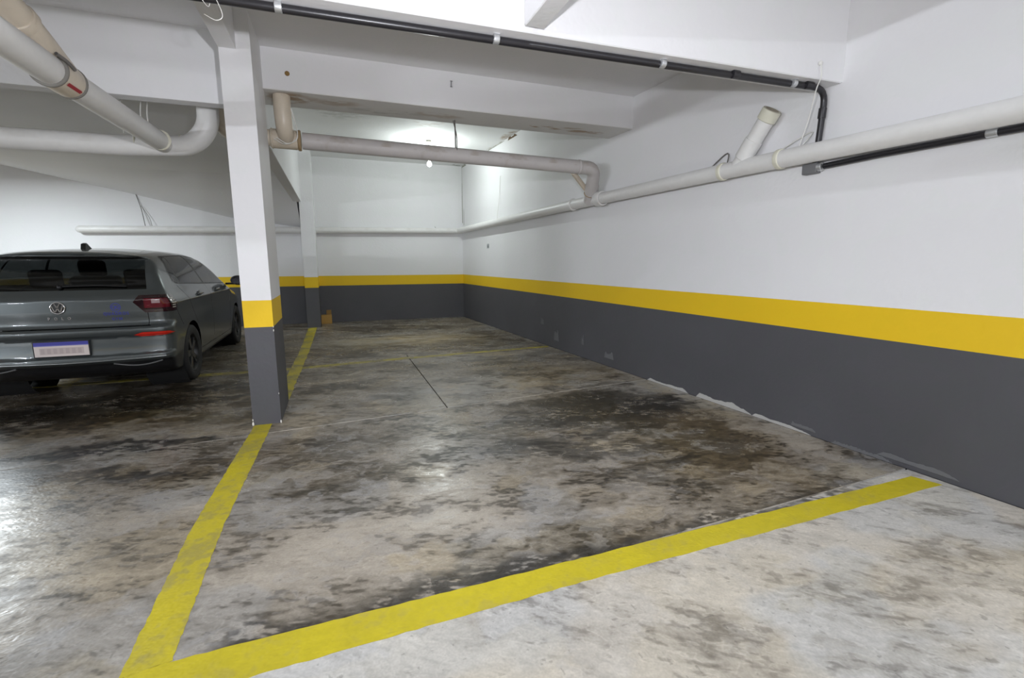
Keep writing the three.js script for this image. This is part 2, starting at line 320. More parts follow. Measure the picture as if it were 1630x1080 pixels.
mesh('joint_bed', box(-8.3, 3.95, -0.30, -0.02, BACKZ - 0.1, 7.1), std('dark_joint_filler', lin(0.03, 0.028, 0.025), 0.95), floor);
{
  const G = 0.006;
  const slab = (x0, right, far, near, m) => {
    const pl = [], n = 8, xr = z => right ?? wallX(z) - 0.009;
    const xf = xr(far(3)), xn = xr(near(3));
    for (let i = 0; i <= n; i++) { const x = mix(x0, xf, i / n); pl.push([x + (i ? 0 : G), far(x) + G]); }
    for (let i = n; i >= 0; i--) { const x = mix(x0, xn, i / n); pl.push([x + (i ? 0 : G), near(x) - G]); }
    mesh('concrete_slab', prism(pl, -0.15, 0), m, floor);
  };
  const L = -8.2, back = () => BACKZ, front = () => 7;
  slab(L, null, jA, front, CONCRETE_FINE);
  slab(L, null, jB, jA, CONCRETE_FINE);
  slab(L, 0.880, jD, jB, CONCRETE); slab(0.886, null, jD, jB, CONCRETE);
  slab(L, null, jE, jD, CONCRETE); slab(L, null, back, jE, CONCRETE);
}
// painted lines: thin coats with ragged edges
const linePaint = (key, wear, thin = 0) => {
  const t = dataTex(512, 512, (i, j, c) => {
    const u = i / 512, v = j / 512, n = tileNoise(u + key, v, 6, 5), f = tileNoise(u, v + key, 40, 3);
    const bare = clamp(thin + wear * sstep(0.48, 0.66, n * 0.5 + f * 0.5) + wear * 0.35 * sstep(0.3, 0.7, n));
    const k = 0.9 + 0.2 * (f - 0.5);
    c[0] = toS(clamp(mix(0.54, 0.22, bare) * k)); c[1] = toS(clamp(mix(0.445, 0.19, bare) * k)); c[2] = toS(clamp(mix(0.012, 0.09, bare) * k));
  }, true);
  t.repeat.set(1 / 1.3, 1 / 1.3);
  return std('yellow_floor_paint', 0xffffff, 0.5, { map: t, bumpMap: floorBump, bumpScale: 0.005 });
};
function floorLine(label, pts, material, rag = 0.004, h = 0.0016) { // pts: [[xLeft, zLeft, xRight, zRight], ...] along the line
  const a = [], b = [];
  for (let i = 0; i + 1 < pts.length; i++) {
    const n = 40;
    for (let k = 0; k <= n; k++) {
      if (k === n && i + 2 < pts.length) continue;
      const t = k / n, m = c => mix(pts[i][c], pts[i + 1][c], t), j = () => (rnd() - 0.5) * 2 * rag;
      a.push([m(0) + j(), m(1) + j()]); b.push([m(2) + j(), m(3) + j()]);
    }
  }
  const o = mesh('painted_line', prism([...a, ...b.reverse()], 0, h), material, floor); o.userData.label = label; return o;
}
floorLine('bright yellow line across the near end of the empty bay', [[-0.735, -1.665, -0.60, -1.52], [-0.60, -1.692, -0.45, -1.53], [1.0, -1.715, 1.0, -1.575], [3.26, -1.735, 3.30, -1.60]], linePaint(0.1, 0.25), 0.003);
floorLine('yellow line from the near corner of the bay to the pillar', [[-0.722, -1.668, -0.584, -1.697], [-0.745, -2.6, -0.60, -2.55], [-0.685, -4.19, -0.555, -4.19]], linePaint(0.37, 0.4), 0.003);
floorLine('worn yellow line between the pillar and the far pilaster', [[-0.62, -4.87, -0.49, -4.87], [-0.565, -7.5, -0.43, -7.5], [-0.565, -10.3, -0.405, -10.3]], linePaint(0.61, 0.55, 0.12), 0.006);
const faded = linePaint(0.83, 0.6, 0.35);
floorLine('faded yellow line across the empty bay behind the pillar', [[-0.45, -6.42, -0.45, -6.30], [0.8, -6.58, 0.8, -6.46], [3.05, -6.72, 3.05, -6.63]], faded, 0.010);
floorLine('faded yellow line on the floor beside the rear wheel of the car', [[-3.2, -6.42, -3.2, -6.30], [-0.58, -6.40, -0.58, -6.28]], faded, 0.008);
// ------------------------------------------------------------ pipes and conduits
const pipeTone = (r, g, b, dirt, key) => {
  const t = dataTex(256, 256, (i, j, c) => {
    const u = i / 256, v = j / 256, n = tileNoise(u + key, v, 4, 5), s = tileNoise(u, v + key, 24, 3), d = dirt * sstep(0.5, 0.75, n * 0.7 + s * 0.3), k = 0.96 + 0.08 * s;
    c[0] = toS(clamp(mix(r, 0.30, d) * k)); c[1] = toS(clamp(mix(g, 0.24, d) * k)); c[2] = toS(clamp(mix(b, 0.18, d) * k));
  }, true);
  t.repeat.set(1 / 0.9, 1 / 0.9); return t;
};
const PVC = std('white_painted_pvc', 0xffffff, 0.42, { map: pipeTone(0.74, 0.73, 0.71, 0.15, 0) });
const PVC_GREY = std('dusty_grey_pvc', 0xffffff, 0.5, { map: pipeTone(0.56, 0.53, 0.52, 0.45, 2) });
const PVC_BEIGE = std('beige_pvc', 0xffffff, 0.35, { map: pipeTone(0.66, 0.58, 0.47, 0.25, 5) });
const IVORY = std('ivory_fitting', lin(0.70, 0.68, 0.56), 0.4);
const WIREWHITE = std('white_wire', lin(0.75, 0.74, 0.70), 0.5);
const WIREGREY = std('grey_wire', lin(0.16, 0.15, 0.14), 0.6);
const SEALANT = std('brown_sealant', lin(0.34, 0.24, 0.13), 0.7);
const onWall = (z, off, y) => [wallX(z) - off, y, z];

{ // drain along the far wall, round the corner and along the right wall
  const g = thing('drain_pipe', 'long white drain pipe along the far wall and right wall', 'pipe');
  mesh('pipe', pipe([[-4.30, 1.905, BACKZ + 0.10], [wallX(BACKZ) - 0.11, 2.015, BACKZ + 0.10], onWall(-5.45, 0.11, 2.06), onWall(-3.0, 0.11, 2.068), onWall(6.9, 0.11, 2.0)], 0.065, 0.1), PVC, g);
  // closed left end
  const end = new THREE.SphereGeometry(0.065, 20, 12); end.scale(1.1, 1, 1); end.translate(-4.30, 1.905, BACKZ + 0.10); mesh('end_cap', end, PVC, g);
  const wd = [0.0545, 0, 1];
  mesh('collar', collar(onWall(-5.22, 0.11, 2.06), wd, 0.088, 0.12), PVC, g);
  mesh('collar', collar(onWall(-5.86, 0.11, 2.057), wd, 0.078, 0.05), PVC, g);
  mesh('collar', collar(onWall(-3.36, 0.11, 2.066), wd, 0.074, 0.04), IVORY, g);
  mesh('collar', collar(onWall(-2.82, 0.11, 2.068), wd, 0.074, 0.04), IVORY, g);
  // upright cleaning stub with its cap
  const a = onWall(-3.22, 0.11, 2.06), b = onWall(-2.93, 0.11, 2.44), d = [b[0] - a[0], b[1] - a[1], b[2] - a[2]], at = t => [a[0] + d[0] * t, a[1] + d[1] * t, a[2] + d[2] * t];
  mesh('cleaning_stub', pipe([a, at(0.95)], 0.062, 0, 28), PVC, g);
  mesh('socket', collar(at(0.36), d, 0.069, 0.16), PVC, g);
  const cap = mesh('stub_cap', collar(at(0.93), d, 0.071, 0.085), IVORY, g); cap.userData.label = 'ivory end cap on the upright stub';
  mesh('cap_top', disc(V3(...at(1.018)), V3(...d), 0.068), std('cap_tan', lin(0.42, 0.36, 0.26), 0.6), cap);
  mesh('pipe_hanger', wire([onWall(-3.62, 0.05, 2.10), onWall(-3.42, 0.01, 2.235), onWall(-3.38, 0.06, 2.10)], 0.006), WIREGREY, g);
  mesh('pipe_hanger', wire([onWall(-2.98, 0.05, 2.11), onWall(-2.66, 0.01, 2.235), onWall(-2.72, 0.06, 2.12)], 0.005), WIREWHITE, g);
  mesh('hanger_wire', wire([onWall(-8.70, 0.01, 2.88), onWall(-8.72, 0.02, 2.5), onWall(-8.70, 0.08, 2.10)], 0.004), WIREWHITE, g);
  mesh('hanger_wire', wire([[-3.43, 2.58, BACKZ + 0.01], [-3.36, 2.3, BACKZ + 0.04], [-3.31, 1.98, BACKZ + 0.1]], 0.006), WIREGREY, g);
  mesh('hanger_wire', wire([[-3.36, 2.36, BACKZ + 0.04], [-3.25, 2.15, BACKZ + 0.05], [-3.20, 1.98, BACKZ + 0.1]], 0.004), WIREGREY, g);
  mesh('hanger_wire', wire([[2.20, 2.10, BACKZ + 0.02], [2.21, 2.05, BACKZ + 0.1]], 0.006), WIREGREY, g);
}
{ // cross pipe below the beam of the empty bay
  const g = thing('cross_drain_pipe', 'grey drain pipe hung across the empty bay below the beam', 'pipe');
  const Z = -5.1;
  const y = x => 2.433 - 0.0165 * (x + 0.28);
  mesh('pipe', pipe([[-0.22, y(-0.22), Z], [2.90, y(2.9), Z], [3.03, 2.05, -5.42]], 0.075, 0.1, 28), PVC_GREY, g);
  mesh('elbow_sleeve', collar([2.70, y(2.7), Z], [1, 0, 0], 0.08, 0.03), PVC_GREY, g);
  mesh('joint', collar([2.985, 2.185, -5.30], [0.13, -0.34, -0.32], 0.083, 0.10), PVC_GREY, g);
  mesh('sealant_ring', collar([3.0, 2.135, -5.345], [0.13, -0.34, -0.32], 0.085, 0.014), SEALANT, g);
  mesh('branch_inlet', pipe([[2.66, y(2.66) - 0.05, Z - 0.07], [2.93, 2.19, -5.36]], 0.03, 0), PVC_BEIGE, g);
  // tee with its down pipe out of the beam
  const tee = mesh('tee', collar([-0.36, y(-0.36), Z], [1, -0.0165, 0], 0.085, 0.26), PVC_BEIGE, g); tee.userData.label = 'beige tee fitting';
  mesh('tee_ring', collar([-0.245, y(-0.245), Z], [1, 0, 0], 0.092, 0.03), SEALANT, tee);
  mesh('tee_ring', collar([-0.475, y(-0.475), Z], [1, 0, 0], 0.090, 0.02), PVC_BEIGE, tee);
  const down = mesh('down_pipe', pipe([[-0.36, 2.80, -4.93], [-0.36, 2.62, -4.93], [-0.355, 2.50, -4.955], [-0.35, 2.44, -5.06]], 0.072, 0.1, 28), PVC_BEIGE, g); down.userData.label = 'beige down pipe entering the beam';
  mesh('tie_wire', wire([[-0.285, 2.66, -4.92], [-0.255, 2.50, -4.95], [-0.262, 2.42, -4.99], [-0.34, 2.375, -4.985], [-0.43, 2.42, -4.99]], 0.005), WIREWHITE, g);
  mesh('tie_wire', wire([[-0.29, 2.66, -4.9], [-0.25, 2.45, -4.93], [-0.29, 2.39, -4.965], [-0.37, 2.37, -4.99], [-0.45, 2.41, -5.0]], 0.004), WIREWHITE, g);
  mesh('left_stub', pipe([[-0.30, y(-0.3), Z], [-0.86, 2.45, Z], [-0.90, 2.70, Z]], 0.072, 0.14, 24), PVC_BEIGE, g);
  mesh('hanger_strap', wire([[1.28, 3.46, -5.4], [1.262, 3.0, -5.25], [1.255, 2.75, -5.13], [1.25, 2.48, -5.09]], 0.007), WIREGREY, g);
  mesh('hanger_strap', wire([[1.24, 2.76, -5.14], [1.265, 2.62, -5.11], [1.25, 2.42, -5.03]], 0.005), WIREGREY, g);
}
const RED = std('red_marker', lin(0.38, 0.02, 0.03), 0.5);
{ // big drain passing over the car side
  const g = thing('large_drain_pipe', 'large white drain pipe with a red mark, running under the deep beam', 'pipe');
  mesh('pipe', pipe([[-1.37, 2.325, -1.2], [-1.345, 2.305, -3.3], [-1.30, 2.30, -4.98]], 0.076, 0.05, 32), PVC, g);
  const dirv = [0.03, -0.005, -1];
  mesh('wye_fitting', collar([-1.342, 2.305, -3.44], dirv, 0.086, 0.17, 32), PVC_BEIGE, g);
  mesh('ring', collar([-1.344, 2.305, -3.34], dirv, 0.090, 0.02, 32), std('grey_seal', lin(0.2, 0.19, 0.17), 0.7), g);
  mesh('ring', collar([-1.340, 2.305, -3.54], dirv, 0.089, 0.02, 32), std('grey_seal', lin(0.2, 0.19, 0.17), 0.7), g);
  const STRIPE = -2.2; const stripe = new THREE.CylinderGeometry(0.0875, 0.0875, 0.15, 6, 1, true, 0, 0.22); stripe.rotateX(-Math.PI / 2); stripe.rotateZ(STRIPE); stripe.translate(-1.342, 2.305, -3.44);
  mesh('red_mark', stripe, RED, g);
  const br = mesh('branch_pipe', pipe([[-1.345, 2.33, -3.52], [-1.358, 2.445, -3.24], [-1.395, 2.56, -2.96], [-1.40, 2.60, -2.72]], 0.072, 0.1, 28), PVC_BEIGE, g); br.userData.label = 'beige branch joining from above';
  mesh('branch_collar', collar([-1.366, 2.468, -3.185], [-0.037, 0.115, 0.28], 0.081, 0.05, 28), PVC_BEIGE, br);
  mesh('clip', wire([[-1.27, 2.36, -3.26], [-1.252, 2.345, -3.32], [-1.245, 2.325, -3.38]], 0.009), WIREGREY, g);
  // second run from the left, the wye and the elbow up behind the beam
  mesh('side_run', pipe([[-8.1, 2.25, -5.06], [-1.62, 2.275, -5.06], [-1.10, 2.30, -5.02], [-0.955, 2.46, -5.0], [-0.95, 2.86, -5.0]], 0.084, 0.16, 32), PVC, g);
  mesh('ring', collar([-1.29, 2.302, -4.86], dirv, 0.081, 0.014, 28), IVORY, g);
  mesh('ring', collar([-1.17, 2.305, -5.03], [1, 0.1, 0.05], 0.085, 0.014, 28), IVORY, g);
  mesh('ring', collar([-1.50, 2.30, -5.05], [1, 0, 0.03], 0.085, 0.014, 28), IVORY, g);
  for (const [x, z] of [[-1.56, -4.9], [-1.44, -4.95], [-1.40, -4.97]]) mesh('hanger_wire', wire([[x + 0.03, 2.79, z - 0.1], [x, 2.55, z - 0.05], [x + 0.02, 2.34, z]], 0.005), WIREWHITE, g);
}
const BLACK = std('black_conduit', lin(0.018, 0.017, 0.02), 0.32);
const ZINC = std('zinc_clip', lin(0.62, 0.63, 0.64), 0.35, { metalness: 0.7 });
{ // conduit under the nearest beam, down the wall and on along the wall
  const g = thing('black_conduit', 'black cable conduit under the nearest beam, turning down the right wall', 'conduit');
  const cz = x => -2.665 + 0.036 * x, cy = 2.488;
  mesh('tube', pipe([[-8.1, cy, cz(-8.1)], [3.262, cy, -2.563], [3.285, 2.010, -2.605]], 0.0205, 0.10, 16), BLACK, g);
  for (const x of [-0.18, 0.88, 1.925, 2.955]) {
    const c = mesh('clip', collar([x, cy, cz(x)], [1, 0, 0.036], 0.0245, 0.032, 16, 0.002), ZINC, g);
    mesh('clip_tab', box(x - 0.016, x + 0.016, 2.506, 2.5105, cz(x) - 0.05, cz(x) + 0.02), ZINC, c);
  }
  mesh('coupling', collar([2.47, cy, cz(2.47)], [1, 0, 0.036], 0.026, 0.05, 16, 0.003), BLACK, g);
  mesh('coupling', collar([3.09, cy, cz(3.09)], [1, 0, 0.036], 0.025, 0.06, 16, 0.003), BLACK, g);
  mesh('coupling', collar([3.269, 2.335, -2.578], [0.02, -1, -0.08], 0.025, 0.07, 16, 0.003), BLACK, g);
}
{ const g = thing('wall_conduit', 'black conduit along right wall just under the drain pipe', 'conduit');
  mesh('tube', pipe([onWall(-2.535, 0.03, 1.974), onWall(-2.2, 0.03, 1.983), onWall(6.9, 0.03, 1.99)], 0.0205, 0.05, 16), BLACK, g);
  mesh('clip', collar(onWall(-1.63, 0.03, 1.986), [0.0545, 0, 1], 0.0245, 0.05, 16, 0.002), ZINC, g);
}
{ const g = thing('junction_box', 'small grey junction box on right wall under the drain pipe', 'junction box');
  const [x, y, z] = onWall(-2.63, 0.03, 1.970);
  const b = new RoundedBoxGeometry(0.055, 0.075, 0.11, 3, 0.008); b.rotateY(0.0545); b.translate(x, y, z); mesh('box_body', b, std('grey_box_plastic', lin(0.16, 0.16, 0.165), 0.5), g);
  mesh('gland', collar([x + 0.004, y + 0.003, z + 0.066], [0.0545, 0, 1], 0.03, 0.035, 16, 0.004), ZINC, g);
}
{ const g = thing('hanging_wire', 'thin white wire hanging from nail at the end of nearest beam', 'wire');
  mesh('strand', wire([[3.092, 2.60, -2.480], [3.098, 2.52, -2.475], [3.11, 2.46, -2.51], [3.19, 2.28, -2.62], [3.20, 2.13, -2.68]], 0.004), WIREWHITE, g);
  const s = new THREE.SphereGeometry(0.014, 10, 8); s.translate(3.092, 2.605, -2.484); mesh('nail_head', s, WIREWHITE, g);
}
{ const g = thing('wire_hook', 'bent white wire end wound on black conduit above the pillar', 'wire');
  mesh('strand', wire([[-0.50, 2.515, -2.66], [-0.485, 2.46, -2.66], [-0.47, 2.455, -2.70], [-0.455, 2.508, -2.69], [-0.44, 2.49, -2.655], [-0.42, 2.425, -2.71], [-0.445, 2.41, -2.72], [-0.50, 2.44, -2.75]], 0.0018), WIREWHITE, g);
}
{ // bare bulb on a pendant holder
  const g = thing('bulb_lamp', 'lit bare bulb hanging from the stained ceiling over the empty bay', 'lamp', BULB.at);
  const top = 3.47 - BULB.at[1];
  mesh('ceiling_rose', new THREE.CylinderGeometry(0.04, 0.05, 0.03, 24).translate(0, top - 0.015, 0), IVORY, g);
  mesh('cord', new THREE.CylinderGeometry(0.004, 0.004, top - 0.12, 8).translate(0, 0.12 + (top - 0.12) / 2 - 0.01, 0), IVORY, g);
  mesh('bulb_holder', new THREE.LatheGeometry([[0.001, 0.135], [0.012, 0.13], [0.02, 0.11], [0.021, 0.055], [0.017, 0.05]].map(p => new THREE.Vector2(...p)), 20), IVORY, g);
  const glow = std('lit_bulb_glass', lin(1, 1, 1), 0.3, { emissive: lin(...BULB.color), emissiveIntensity: 60 });
  mesh('bulb', new THREE.LatheGeometry([[0.0, -0.045], [0.016, -0.042], [0.031, -0.032], [0.040, -0.016], [0.043, 0.0], [0.040, 0.017], [0.032, 0.034], [0.022, 0.050], [0.016, 0.062]].map(p => new THREE.Vector2(...p)), 24), glow, g);
  const l = new THREE.PointLight(lin(...BULB.color), BULB.cd, 0, 2); l.name = 'bulb_light'; l.castShadow = true; l.shadow.radius = 1.6; g.add(l);
}
// tube lamps: driveway lamps behind the viewer, and one over the car bay further left
function tubeLamp(label, at, turn, len, spec, upright = 0) {
  const g = thing('tube_lamp', label, 'lamp', at); g.rotation.set(0, turn, upright, 'ZYX');
  mesh('housing', new RoundedBoxGeometry(len, 0.05, 0.12, 2, 0.01).translate(0, 0.045, 0), std('lamp_housing', lin(0.8, 0.8, 0.8), 0.4), g);
  const glow = std('lit_tube', lin(0.9, 0.9, 0.9), 0.4, { emissive: lin(...spec.color), emissiveIntensity: 6 });
  for (const z of [-0.03, 0.03]) { const t = new THREE.CapsuleGeometry(0.013, len - 0.08, 4, 12); t.rotateZ(Math.PI / 2); t.translate(0, 0.004, z); mesh('tube', t, glow, g); }
  const l = new THREE.RectAreaLight(lin(...spec.color), spec.nits, len, 0.1); l.name = 'tube_light'; l.rotation.x = -Math.PI / 2; l.position.y = -0.014; g.add(l);
}
tubeLamp('ceiling tube lamp of the driveway, above and left of the viewer', [-1.0, 3.66, -0.9], 0, 1.2, LANE_LEFT);
tubeLamp('ceiling tube lamp of the driveway, above and right of the viewer', [2.3, 3.66, 2.4], Math.PI / 2, 1.2, LANE_RIGHT);
tubeLamp('ceiling tube lamp of the driveway, straight behind the viewer', [0.2, 3.66, 3.8], 0, 1.2, LANE_FAR);
tubeLamp('tube lamp on the left wall of the driveway, nearer the parked car', [-8.12, 1.5, 0.1], Math.PI / 2, 1.5, LANE_SIDE, Math.PI / 2);
tubeLamp('tube lamp on the left wall of the driveway, nearer the driveway end', [-8.12, 1.5, 3.0], Math.PI / 2, 1.5, LANE_SIDE, Math.PI / 2);
tubeLamp('tube lamp on the soffit left of the parked car', [-5.0, 2.80, -8.4], Math.PI / 2, 1.2, BAY_TUBE);
{ // the flash that throws the sharp beam shadow on the ceiling, on a boom above the camera
  const g = thing('flash_lamp', 'photographer\'s flash head on a boom stand above the viewer', 'lamp', [FLASH.at[0], 0, FLASH.at[2]]);
  const metal = std('stand_black', lin(0.03, 0.03, 0.03), 0.5), H = FLASH.at[1], B = 1.0;
  mesh('pole', new THREE.CylinderGeometry(0.011, 0.011, H + 0.04, 12).translate(0, (H + 0.04) / 2, B), metal, g);
  mesh('boom', new THREE.CylinderGeometry(0.008, 0.008, B - 0.08, 12).rotateX(Math.PI / 2).translate(0, H + 0.03, (B + 0.08) / 2), metal, g);
  for (let k = 0; k < 3; k++) { const a = k * 2.094 + 0.5; mesh('leg', wire([[0, 0.35, B], [Math.cos(a) * 0.18, 0.17, B + Math.sin(a) * 0.18], [Math.cos(a) * 0.36, 0.01, B + Math.sin(a) * 0.36]], 0.009), metal, g); }
  mesh('flash_body', new RoundedBoxGeometry(0.078, 0.055, 0.12, 3, 0.008).translate(0, H, 0.075), metal, g);
  mesh('flash_window', new RoundedBoxGeometry(0.07, 0.045, 0.012, 2, 0.004).translate(0, H, 0.012), std('flash_glass', lin(0.9, 0.9, 0.9), 0.3, { emissive: lin(...FLASH.color), emissiveIntensity: 3 }), g);
  const l = new THREE.SpotLight(lin(...FLASH.color), FLASH.cd, 0, 1.35, 0.9, 2); l.name = 'flash_light'; l.position.set(0, H, -0.004); l.castShadow = true; l.shadow.radius = 1.5;
  g.add(l); l.target.position.set(1.8, 1.9, -8); g.add(l.target);
}
// ------------------------------------------------------------ small things
{ const g = thing('cardboard_box', 'small brown cardboard box at the foot of the far pilaster', 'box', [-0.235, 0, -10.95]);
  const card = std('cardboard', lin(0.40, 0.23, 0.06), 0.85);
  mesh('carton', new RoundedBoxGeometry(0.22, 0.18, 0.2, 2, 0.006).translate(0, 0.09, 0), card, g);
  mesh('raised_flap', new RoundedBoxGeometry(0.10, 0.11, 0.008, 2, 0.003).translate(0.055, 0.225, -0.085), std('cardboard_flap', lin(0.27, 0.16, 0.05), 0.85), g);
}
{ // marks on the right wall
  const cv = document.createElement('canvas'); cv.width = 64; cv.height = 64; const c = cv.getContext('2d');
  c.fillStyle = '#c6c8ca'; c.fillRect(0, 0, 64, 64); c.fillStyle = '#5c6264';
  c.fillRect(4, 12, 12, 44); c.fillRect(24, 8, 7, 46); c.fillRect(24, 30, 14, 9); c.fillRect(36, 26, 8, 30); c.fillRect(48, 6, 12, 50);
  const t = new THREE.CanvasTexture(cv); t.colorSpace = THREE.SRGBColorSpace;
  const z = -9.4; const p = new THREE.BoxGeometry(0.11, 0.10, 0.002); p.rotateY(-Math.PI / 2 + 0.0545); p.translate(wallX(z) - 0.002, 1.622, z);
  const m = mesh('wall_marking', p, std('stencilled_mark', 0xffffff, 0.7, { map: t }), wallRight); m.userData.label = 'small grey stencilled mark';
  // cement smears and scuffs over the dark band, near the floor
  const smear = std('cement_smear', lin(0.42, 0.41, 0.39), 0.9), scuff = std('pale_scuff', lin(0.13, 0.13, 0.135), 0.85);
  const patch = (za, zb, y0, y1, m, rag) => {
    const n = 44, up = [], lo = [];
    for (let i = 0; i <= n; i++) { const t = i / n, z = mix(za, zb, t), e = Math.min(1, 14 * t) * Math.min(1, 7 * (1 - t)) * (0.5 + 0.7 * vnoise(t * 6 + za * 50, 3.3)); lo.push([z, y0 + rag * 0.3 * (rnd() - 0.5)]); up.push([z, y0 + (y1 - y0) * e * (0.6 + 0.6 * fbm(t * 5 + za * 9, za, 3)) + rag * (rnd() - 0.5)]); }
    const s = new THREE.Shape([...lo, ...up.reverse()].map(q => new THREE.Vector2(-q[0], q[1])));
    const g = new THREE.ExtrudeGeometry(s, { depth: 0.002, bevelEnabled: false }); // x = -z
    g.rotateY(Math.PI / 2); // x -> -z, so z = -x
    const pp = g.attributes.position; for (let i = 0; i < pp.count; i++) pp.setX(i, wallX(pp.getZ(i)) - 0.0005 - Math.abs(pp.getX(i)));
    g.computeVertexNormals(); mesh('plaster_smear', g, m, wallRight);
  };
  patch(-4.35, -3.72, 0.0, 0.035, smear, 0.003); patch(-3.62, -2.98, 0.0, 0.06, smear, 0.004); patch(-2.98, -2.45, 0.0, 0.028, smear, 0.003); patch(-2.62, -2.42, 0.035, 0.07, scuff, 0.01); patch(-2.3, -1.9, 0.0, 0.035, scuff, 0.01); patch(-2.0, -1.55, 0.03, 0.06, scuff, 0.006);
  const mould = std('grey_mould', lin(0.30, 0.30, 0.25), 0.9), crack = std('brown_plaster_crack', lin(0.14, 0.09, 0.05), 0.95);
  patch(-11.09, -11.05, 2.2, 3.4, mould, 0.02); patch(-10.98, -10.96, 2.15, 2.5, mould, 0.02); patch(-11.08, -10.75, 3.43, 3.475, mould, 0.01);
  patch(-8.35, -7.95, 3.425, 3.468, crack, 0.01); patch(-9.6, -8.5, 3.452, 3.47, mould, 0.006);
  patch(-7.0, -6.9, 0.32, 0.42, scuff, 0.02); patch(-6.55, -6.4, 0.12, 0.30, scuff, 0.03); patch(-5.75, -5.70, 0.18, 0.30, scuff, 0.02); patch(-5.2, -5.0, 0.10, 0.2, scuff, 0.02);
}
